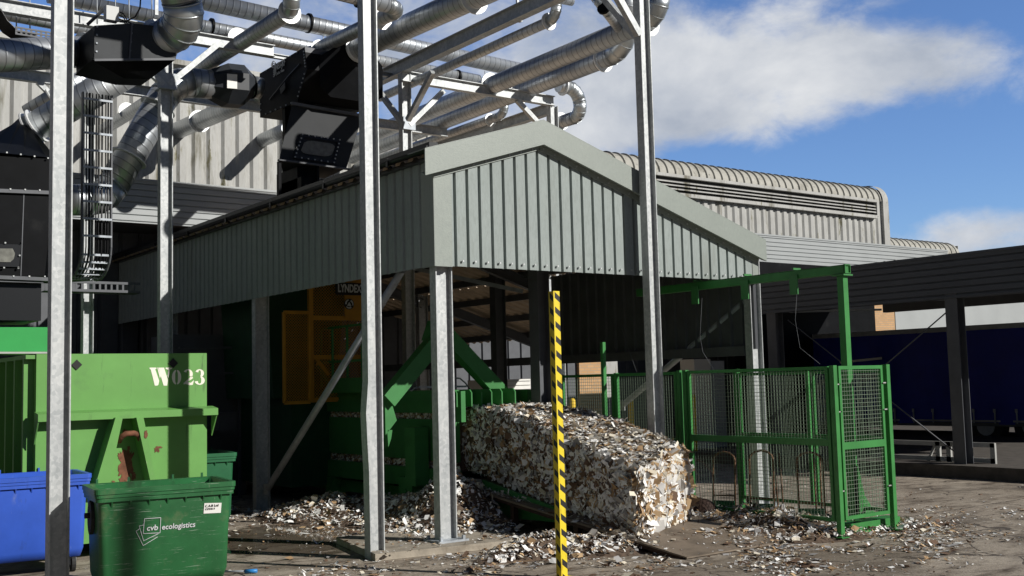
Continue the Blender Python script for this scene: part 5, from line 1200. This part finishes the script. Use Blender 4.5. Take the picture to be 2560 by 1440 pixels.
gf = thing('mesh_guard', 'bright green wire mesh guard enclosure beside the end of the paper bale', 'guard fence', (FX, FYa, 0))
zmid = pX(1900, 1100, FX).z
m_ = MB()
for x, y in ((FX, 11.52), (FX+.0, 11.64), (FXb, 11.5)):
    m_ = MB(); fence_post(m_, x, y); m_.build('post', M['fence'], gf)
for x, y in ((FX, FYa), (FXb, FYa-.03)):
    m_ = MB(); fence_post(m_, x, y); m_.box(x-.075, x+.075, y-.075, y+.075, .03, .04); m_.tube([(x,y,-.0),(x,y,.035)], .02, 8); m_.build('post', M['fence'], gf)
panel(gf, (FX+.075, FYa-.01, 0), (1,0,0), FXb-FX-.15, .24, FH-.01, 1.17, 'front end panel of the guard, lit by the sun')
panel(gf, (FX, 8.97, 0), (0,1,0), 2.5, .22, FH-.01, zmid, 'long shaded side panel of the guard')
panel(gf, (FX, 11.70, 0), (0,1,0), 1.35, .25, FH-.02, 1.15); panel(gf, (FX, 13.1, 0), (0,1,0), 1.3, .25, FH-.02, 1.15)
panel(gf, (FXb, 8.95, 0), (0,1,0), 1.15, .25, FH-.06, 1.2); panel(gf, (FXb, 10.15, 0), (0,1,0), 1.32, .25, FH-.06, 1.2)
for y in (13.04, 14.42):
    m_ = MB(); fence_post(m_, FX, y, FH-.01, .03); m_.build('post', M['fence'], gf)
m_ = MB()
for k, z in enumerate((.6, 1.6, 1.95)): m_.box(FX+.03, FX+.10, FYa-.03, FYa-.02, z, z+.015); m_.box(FXb-.1, FXb-.03, FYa-.05, FYa-.04, z, z+.015)
m_.build('hinge_tab', M['rail'], gf)
# ---- green goal-post crane arm
GX = 12.55; gp0 = pX(2094, 676, GX)
gpz = gp0.z; gyy = 9.35
gq_ = thing('gantry_post', 'tall green square gantry post on a T foot rising above the mesh guard', 'gantry', (GX, gyy, 0))
m_ = MB(); m_.box(GX-.05, GX+.05, gyy-.05, gyy+.05, .16, gpz-.06); m_.build('post', M['fence'], gq_)
m_ = MB(); ye = pX(1480, 742, GX).y
m_.box(GX-.06, GX+.06, gyy-.08, gyy-.07, gpz-.05, gpz+.07); 
for s_ in ((-.06,-.05),(.05,.06)): m_.box(GX+s_[0], GX+s_[1], gyy-.1, 13.4, gpz-.045, gpz+.06)
m_.box(GX-.06, GX+.06, gyy-.1, 13.4, gpz+.055, gpz+.065); m_.box(GX-.06, GX+.06, gyy-.1, 13.4, gpz-.055, gpz-.045); m_.v = [v for v in m_.v]
m_.build('arm', M['fence'], gq_)
m_ = MB(); m_.box(GX-.1, GX+.1, gyy-.1, gyy+.1, gpz-.085, gpz-.065); m_.build('clamp_plate', M['baler'], gq_)
for px in (1870, 1993, 1745):
    m_ = MB(); y = pX(px, 700, GX).y; m_.box(GX-.09, GX-.07, y-.07, y+.07, gpz-.28, gpz+.0); m_.box(GX-.09, GX+.07, y-.015, y+.015, gpz+.07, gpz+.1); m_.build('clamp_plate', M['baler'], gq_)
m_ = MB(); m_.prism([(GX-.03,gyy-.05,.16),(GX+.42,gyy-.05,.16),(GX+.18,gyy-.05,.45),(GX+.07,gyy-.05,.85),(GX-.03,gyy-.05,.85)], (0,.02,0)); m_.build('gusset', M['fence'], gq_)
m_ = MB(); m_.box(GX-.55, GX+.5, gyy-.36, gyy-.14, .012, .16); m_.box(GX-.08, GX+.08, gyy-.14, gyy+.6, .012, .15); m_.build('foot', M['fence'], gq_)
# ---- sack trolleys inside the guard
def trolley(x, y, rot, h, w_, label, lean=.12):
    root = thing('sack_trolley', label, 'trolley', (x, y, 0), 'old trolleys parked inside the guard'); T_ = Matrix.Translation((x,y,0)) @ Matrix.Rotation(rot,4,'Z')
    def tf(m): m.v = [tuple(T_ @ Vector(v)) for v in m.v]; return m
    m = MB(); pts = [(-w_/2,0,.06),(-w_/2,lean*.8,h-.13)]+[(-w_/2*math.cos(t*math.pi/6), lean*.8+lean*.2*math.sin(t*math.pi/6), h-.13+.13*math.sin(t*math.pi/6)) for t in range(1,6)]+[(w_/2,lean*.8,h-.13),(w_/2,0,.06)]
    m.tube(pts, .016, 8); m.bar((-w_/2,.03,.35),(w_/2,.03,.35),.02,.02); m.bar((-w_/2,.01,.18),(w_/2,.01,.18),.02,.02); tf(m).build('tube_frame', M['rust_tube'], root)
    m = MB(); m.box(-w_/2-.02, w_/2+.02, -.22, 0, .045, .06); m.box(-w_/2, w_/2, -.005, .01, .06, .28); tf(m).build('toe_plate', M['bin_dark'], root)
    for s_ in (-1,1): m = MB(); m.tube([(s_*(w_/2+.02),.09,.10),(s_*(w_/2+.06),.09,.10)], .1, 14, smooth=False); tf(m).build('wheel', M['rubber'], root)
def tpos(px, X_): return pX(px, 1280, X_).y
trolley(12.15, tpos(1810,12.15), R(-68), .98, .34, 'rusty tubular trolley nearest the paper bale', .1)
trolley(12.2, tpos(1905,12.2), R(-60), 1.02, .34, 'rusty tubular trolley in the middle of the guard')
trolley(12.2, tpos(2030,12.2), R(-50), 1.03, .34, 'rusty tubular trolley nearest the guard end panel')
m_ = MB(); 
for i, (px, tp_) in enumerate(((1948,1150),(1960,1140),(2042,1150),(2055,1150))): a = pX(px,1290,12.4); m_.tube([(12.4,a.y,.02),(12.45+.03*i,a.y+.1,.98)], .012, 8)
tag(m_.build('rusty_rods', M['rust_tube'], None), 'loose thin rusty rods leaning between the trolleys', 'rods')
# channel of rusty steel on the ground
m_ = MB(); a, b = pZ(1868,1322,.0), pZ(2012,1352,.0); a.z = b.z = .05; m_.ibeam(a, b, (0,0,1), .09, .14, .012, .01); tag(m_.build('steel_offcut', M['rust_dark'], None), 'rusty brown steel channel lying on the ground before the mesh guard', 'offcut')
m_ = MB(); m_.box(11.45,11.51,13.1,13.16,0,2.68); m_.box(11.38,11.58,13.03,13.23,0,.012); tag(m_.build('green_post', M['fence'], None), 'slim green post standing taller than the mesh fence behind the bale', 'post')
# bag like bundle beside bale
m_ = MB(); rnd = random.Random(3); c_ = Vector((11.35, 11.0, .2)); n_, k_ = 12, 8
ids = []
for j in range(k_+1):
    ph = math.pi*j/k_; ids.append(m_.verts([c_+Vector((.20*math.sin(ph)*math.cos(2*math.pi*i/n_), .2*math.sin(ph)*math.sin(2*math.pi*i/n_), .2*math.cos(ph)))*(1+.22*noise.noise(Vector((i,j,1))*1.7)) for i in range(n_)]))
for j in range(k_):
    for i in range(n_): i2=(i+1)%n_; m_.face([ids[j]+i, ids[j+1]+i, ids[j+1]+i2, ids[j]+i2], smooth=True)
tag(m_.build('strap_coil', M['rust_dark'], None), 'dark crumpled bundle of strapping behind the bale end', 'bundle')
# blue-handled tool
m_ = MB(); a, b = pZ(560,1429,.03), pZ(622,1428,.03); m_.tube([a, b], .012, 8); tl = m_.build('squeegee', M['galv_dull'], None); tag(tl, 'thin stick with a bright blue grip lying on the ground', 'tool')
m_ = MB(); a, b = pZ(612,1428,.03), pZ(643,1427,.03); m_.tube([a, b], .022, 10); m_.build('grip', M['blue_tool'], tl)
# ============================================================ lorry trailer under the dock canopy
da, db = 29.8, 32.7
tA, tB_ = pD(2560, 935, da), pD(2253, 944, db); dirT = Vector((tB_.x-tA.x, tB_.y-tA.y, 0)).normalized(); ztT = pD(2560, 812, da).z; zbT = pD(2560, 1062, da).z
nT = Vector((-dirT.y, dirT.x, 0)); nT = nT if nT.x < 0 else -nT
tr = thing('curtain_trailer', 'navy blue curtain-sided lorry trailer parked in the shade under the dock canopy', 'trailer', (tA.x, tA.y, 0))
o0 = Vector((tA.x, tA.y, 0)) - dirT*5; Lt = 13.6
def tq(u, off=0., z=0.): return o0 + dirT*u + nT*off + Vector((0,0,z))
def tsight(px, py, off=0.01):
    d = sight(px, py); p0 = tq(0, off); t = (p0-EYE).dot(nT)/d.dot(nT); return EYE+d*t
m_ = MB(); pr_ = [(u, .03*math.sin(u*3.1)*math.sin(u*.9)) for u in [Lt*i/60 for i in range(61)]]
m_.sheet(pr_, tq(0), dirT, (0,0,1), nT, zbT, ztT-.06)
m_.build('curtain', M['navy'], tr)
m_ = MB(); m_.obox(tq(Lt/2, -1.27, (zbT+ztT)/2), dirT*Lt/2, nT*1.22, (0,0,(ztT-zbT)/2)); m_.build('body', M['rubber'], tr)
m_ = MB(); m_.obox(tq(Lt/2, 0, ztT), dirT*Lt/2, nT*.05, (0,0,.07)); m_.build('roof_rail', M['galv_dull'], tr)
m_ = MB(); m_.obox(tq(Lt/2, -.02, zbT+.0), dirT*Lt/2, nT*.04, (0,0,.05)); m_.build('side_raves', M['steel_dark'], tr)
u = 4.0
while u < Lt:
    m_ = MB(); m_.obox(tq(u, .06, zbT+.22), dirT*.02, nT*.01, (0,0,.19)); m_.obox(tq(u, .075, zbT+.38), dirT*.035, nT*.012, (0,0,.05)); m_.build('strap_buckle', M['galv_dull'], tr); u += .62
m_ = MB(); m_.obox(tq(Lt/2, .015, zbT+.09), dirT*Lt/2, nT*.008, (0,0,.025)); m_.build('reflective_strip', M['rail'], tr)
for u in (5.2, 8.0):
    pass
for u in (3.6, 4.9, 6.2):
    m_ = MB(); m_.tube([tq(u,-.05,.52), tq(u,-.4,.52)], .5, 24, smooth=False); wo = m_.build('wheel', M['rubber'], tr)
    m_ = MB(); m_.tube([tq(u,-.03,.52), tq(u,-.05,.52)], .26, 18, smooth=False); m_.build('rim', M['galv_dull'], wo)
def tr_text(s_, px0, py, px1, h, name='lettering', shear=0., bold=.004):
    a, b = tsight(px0, py), tsight(px1, py-(px1-px0)*.11); r_ = -dirT; r_ = r_ if r_.dot(b-a) > 0 else dirT
    text_mesh(name, s_, h, tsight(px0, py, .04), r_, (0,0,1), M['white'], tr, bold=bold, shear=shear, width=(b-a).length)
tr_text('UK & EUROPEAN LOGISTICS', 1935, 1012, 2168, .30, bold=.010)
tr_text('transport & distribution', 1945, 1040, 2150, .22, shear=.2)
tr_text('DMT', 2010, 985, 2074, .62, bold=.02)
m_ = MB()
for (xa, xb, y_) in ((2100,2205,906),(2150,2212,932),(2152,2212,941),(2152,2210,950),(1905,1945,930),(1905,1945,948)):
    a, b = tsight(xa, y_, .04), tsight(xb, y_-(xb-xa)*.1, .04); m_.bar(a, b, .02, .07)
m_.build('stripe_logo', M['white'], tr)
# rails below the canopy
rl = thing('loading_rail', 'pale double crash rail standing behind the canopy columns', 'rail', (21.2, 12, 0))
XRL = 20.47; lr_ = lambda x, y: pX(x, y, XRL)
m_ = MB(); z1_, z0_ = lr_(2300,1107).z, lr_(2300,1144).z; ya_, yb_ = lr_(2486,1100).y, lr_(2180,1100).y
m_.bar((XRL,ya_,z1_), (XRL,yb_,z1_), .06, .09); m_.bar((XRL,ya_,z0_), (XRL,yb_,z0_), .06, .09)
for px in (2482, 2345, 2372): y = lr_(px,1110).y; m_.bar((XRL,y,.25), (XRL,y,z1_+.04), .06, .1, up=(0,1,0))
m_.bar(lr_(2318,1160), lr_(2338,1110), .04, .04); m_.build('rail', M['rail'], rl)
# ============================================================ far background
bb = thing('brick_building', 'sunlit buff brick building seen through the mesh behind the bale', 'building', (30, 30, 0))
def fb(px0, px1, py0, py1, d): a, b = pD(px0, py0, d), pD(px1, py1, d); return a, b
def far_box(px0, px1, z0, z1, Yp, depth, name, mt, parent):
    m = MB(); a, b = pY(px0, 950, Yp), pY(px1, 950, Yp); m.box(a.x, b.x, Yp, Yp+depth, z0, z1); return m.build(name, mt, parent)
far_box(1449, 1503, 0, 2.7, 22, 1, 'wall', M['brick'], bb)
far_box(1420, 1447, 0, 2.7, 22.1, 1, 'side_wall', M['steel_dark'], bb); far_box(1505, 1545, 0, 2.7, 22.2, 1, 'door', M['hall'], bb)
vb = thing('box_van', 'white boxed van far behind the baler fins', 'van', tuple(pY(1290,1000,34)), None)
far_box(1262, 1326, pY(1290,1010,21.5).z-.3, pY(1290,948,21.5).z, 21.5, 1.6, 'box_body', M['white'], vb)
m_ = MB(); a = pY(1293, 988, 21.5); m_.box(a.x-.06, a.x+.05, 21.45, 21.49, a.z-.13, a.z+.13); m_.build('tail_light', mat('red_lens', (.5,.03,.02), .3), vb)
m_ = MB(); a, b = pY(1262,1000,21.5), pY(1326,1000,21.5)
for k in range(7): z = 1.5+.1*k; m_.box(a.x, b.x, 21.48, 21.495, z, z+.01)
m_.build('shutter_slats', M['rail'], vb)
for k in (0,1): m_ = MB(); x = a.x+.12+k*(b.x-a.x-.24); m_.tube([(x-.08,21.9,.35),(x+.08,21.9,.35)], .35, 16, smooth=False); m_.build('wheel', M['rubber'], vb)
for i, (px, d, lb) in enumerate(((1431, 20.5, 'short yellow bollard left of the buff brick wall'), (1577, 20, 'short yellow bollard right of the buff brick wall'), (1733, 19.5, 'short yellow bollard beyond the long guard panel'))):
    p = pY(px, 1000, d); p = Vector((p.x, d, 0)); m_ = MB(); m_.tube([(p.x,p.y,0),(p.x,p.y,1.60),(p.x,p.y,1.66)], .07, 14, rads=[.07,.07,.04]); tag(m_.build('bollard', M['yellow'], None), lb, 'bollard', 'yellow bollards beyond the shed')
cc_ = thing('cream_cabinet', 'cream doorway panel standing in the shade beyond the guard', 'cabinet', tuple(pY(1770,1000,20)), None)
far_box(1737, 1778, 0, 2.55, 20, .5, 'casing', M['paper'][1], cc_); far_box(1780, 1812, 0, 2.5, 20.1, .5, 'side_panel', M['rail'], cc_)
wh = thing('brick_warehouse', 'sunlit brick corner and grey wall visible over the lorry trailer', 'building', (50, 40, 0))
def xwall(px0, px1, d0, d1, z0, z1, mt, name):
    a, b = pD(px0, 900, d0), pD(px1, 900, d1); m = MB(); m.hexa([(a.x,a.y,z0),(b.x,b.y,z0),(b.x+.3,b.y+3,z0),(a.x+.3,a.y+3,z0),(a.x,a.y,z1),(b.x,b.y,z1),(b.x+.3,b.y+3,z1),(a.x+.3,a.y+3,z1)]); return m.build(name, mt, wh)
far_box(2150, 2245, 3.0, 5.6, 23.6, 1.2, 'brick_wall', M['brick'], wh); far_box(2247, 3300, 0, 6.0, 24.6, 1.2, 'grey_wall', M['lean'], wh)
far_box(1890, 2196, 0, 5.6, 22.6, .8, 'shade_black_wall', M['black'], wh); far_box(2190, 2320, 0, 3.1, 22.9, .5, 'shade_black_wall', M['black'], wh)  # black walls stand in for the shade beneath the canopy
bw_ = MB(); bw_.obox(tq(Lt/2, -6.2, .9), dirT*12, nT*.1, (0,0,.9)); bw_.build('shade_backing', M['rubber'], wh)  # dark sheet added in place of the shade under the trailer
# sagging wires
for pts, X_, lb in (([(1992,735),(1988,800),(2000,870),(2050,910)], 12.6, 'thin wire dangling from the gantry arm beside its post'), ([(1755,745),(1750,840),(1757,880),(1785,925)], 12.6, 'thin wire hanging from the gantry arm under the shed'), ([(1555,822),(1570,870),(1592,930)], 12.6, 'short wire hanging in the dark shed opening')):
    m_ = MB(); m_.tube([pX(x, y, X_) for x, y in pts], .003, 5); tag(m_.build('dangling_wire', M['steel_dark'], None), lb, 'wire')
# dark duct inside the shed by the interior column
m_ = MB(); q = 16.5; m_.tube([pY(1369,1010,q), pY(1369,975,q), pY(1372,962,q), pY(1384,957,q), pY(1400,957,q)], .07, 14); tag(m_.build('bent_pipe', M['black_gloss'], None), 'dark bent pipe inside the shed next to the hazard post', 'pipe')
# ============================================================ paper scraps on the ground
PILES = [(9.0,13.7,.6,.8,.62),(8.55,13.1,.6,.6,.26),(8.35,10.75,.75,.30,.24),(9.0,10.3,.5,.35,.14),(7.75,13.6,.35,.3,.14),(11.75,10.3,.45,1.1,.24),(11.35,9.6,.5,.5,.14),(12.3,9.3,.5,.3,.12),(8.2,16.3,.7,1.0,.30),(9.0,15.0,.6,1.2,.3),(11.3,12.0,.4,1.5,.25),(6.9,18.2,.5,.4,.15),(13.1,8.9,.5,.25,.08)]
def pile_h(x, y):
    h = 0
    for cx, cy, rx, ry, a in PILES: h += a*math.exp(-((x-cx)/rx)**2-((y-cy)/ry)**2)
    return h*(1+.35*noise.noise(Vector((x,y,0))*3))
pm = MB(); gx, gy, st_ = 6.2, 8.6, .09; nx, ny = int((13.8-gx)/st_), int((19-gy)/st_); vid = {}
hh = [[pile_h(gx+i*st_, gy+j*st_)-.035 for j in range(ny)] for i in range(nx)]
for i in range(nx-1):
    for j in range(ny-1):
        if max(hh[i][j],hh[i+1][j],hh[i][j+1],hh[i+1][j+1]) > 0:
            q = []
            for a, b in ((i,j),(i+1,j),(i+1,j+1),(i,j+1)):
                if (a,b) not in vid: vid[(a,b)] = pm.verts([(gx+a*st_, gy+b*st_, hh[a][b])])
                q.append(vid[(a,b)])
            pm.face(q, smooth=True)
ph_ = pm.build('scrap_heap', bale.data.materials[0], None); tag(ph_, 'heaps of shredded card piled around the baler and bale', 'scrap heap', kind='stuff')
def on_ramp(x, y): return 9.22 < x < 11.35 and 9.2 < y < 14.2
def dens(x, y):
    d = .022
    for cx, cy, rx, ry, a in ((8.6,10.6,1.9,.75,.75),(10.6,8.9,2.4,.85,.6),(12.3,8.9,1.4,.45,.8),(8.7,13.6,.9,1.6,1.),(7.9,12.7,.45,.5,.6),(11.8,10.0,.7,1.6,.9),(8.2,16.2,1.2,1.6,.8),(6.4,11.5,1.6,.35,.22),(10.2,7.8,2.2,.5,.35),(14.0,9.6,1.6,.5,.28),(13.9,8.6,1.3,.25,.35),(6.6,17.6,1.1,.5,.5),(7.6,10.6,1.0,.45,.35),(11.4,12.5,.8,2,.5),(12.3,7.9,1.4,.25,.3)):
        d += a*math.exp(-((x-cx)/rx)**2-((y-cy)/ry)**2)
    return d*(.12+2.3*max(0, .28+noise.noise(Vector((x,y,0))*1.1)+.5*noise.noise(Vector((x,y,3))*3.1)))
lit = MB(); rnd = random.Random(21); cnt = 0
while cnt < 20000:
    x, y = rnd.uniform(4.4, 17.5), rnd.uniform(6.6, 19)
    if rnd.random() > (max(dens(x, y), .95) if pile_h(x, y) > .05 else dens(x, y)): continue
    cnt += 1
    h = max(pile_h(x, y), 0); onp = h > .03; z = h if onp else .004
    if on_ramp(x, y): z = max(z, ramp_z(y)+.004)
    elif 6.6 < x < 8.7 and 11.6 < y < 13.3: z = max(z, .092)
    if BX0-.02 < x < BX1+.02 and 10.2 < y: continue
    n = Vector((0,0,1))
    if onp: e = .04; n = Vector((-(pile_h(x+e,y)-h)/e, -(pile_h(x,y+e)-h)/e, 1)).normalized()
    big = rnd.random() < .10
    mi = rnd.choices(range(6), (46,14,11,7,12,10))[0] if onp or rnd.random() < .45 else rnd.choices(range(6), (16,8,9,5,42,20))[0]
    scrap(lit, Vector((x,y,z+rnd.uniform(.002,.03 if onp else .012))), n, rnd.uniform(.085,.14) if big else .022+.06*rnd.random()**1.6, rnd, .55 if onp else .16, mi)
for i in range(1500):      # wind-blown bits on the open yard
    x, y = rnd.uniform(2, 24), rnd.uniform(5.5, 20); scrap(lit, Vector((x,y,.008)), Vector((0,0,1)), rnd.uniform(.012,.035), rnd, .12, rnd.choices(range(6), (12,8,8,6,40,16))[0])
lo_ = lit.build('paper_scraps', M['paper'], None); tag(lo_, 'loose white and brown card scraps scattered over the wet yard', 'scraps', kind='stuff')
# ============================================================ tidy up: every mesh normal consistent
for o in list(bpy.data.objects):
    if o.type == 'MESH' and o.name.split('.')[0] not in ('paper_scraps', 'pressed_scraps', 'ground'):
        b_ = bmesh.new(); b_.from_mesh(o.data)
        if o.name.split('.')[0] not in ('side_cladding','gable_cladding','fascia','roof_sheet','curved_roof','wall','rear_wall','gutter','rear_cladding','scrap_heap'): bmesh.ops.recalc_face_normals(b_, faces=b_.faces)
        b_.to_mesh(o.data); b_.free()
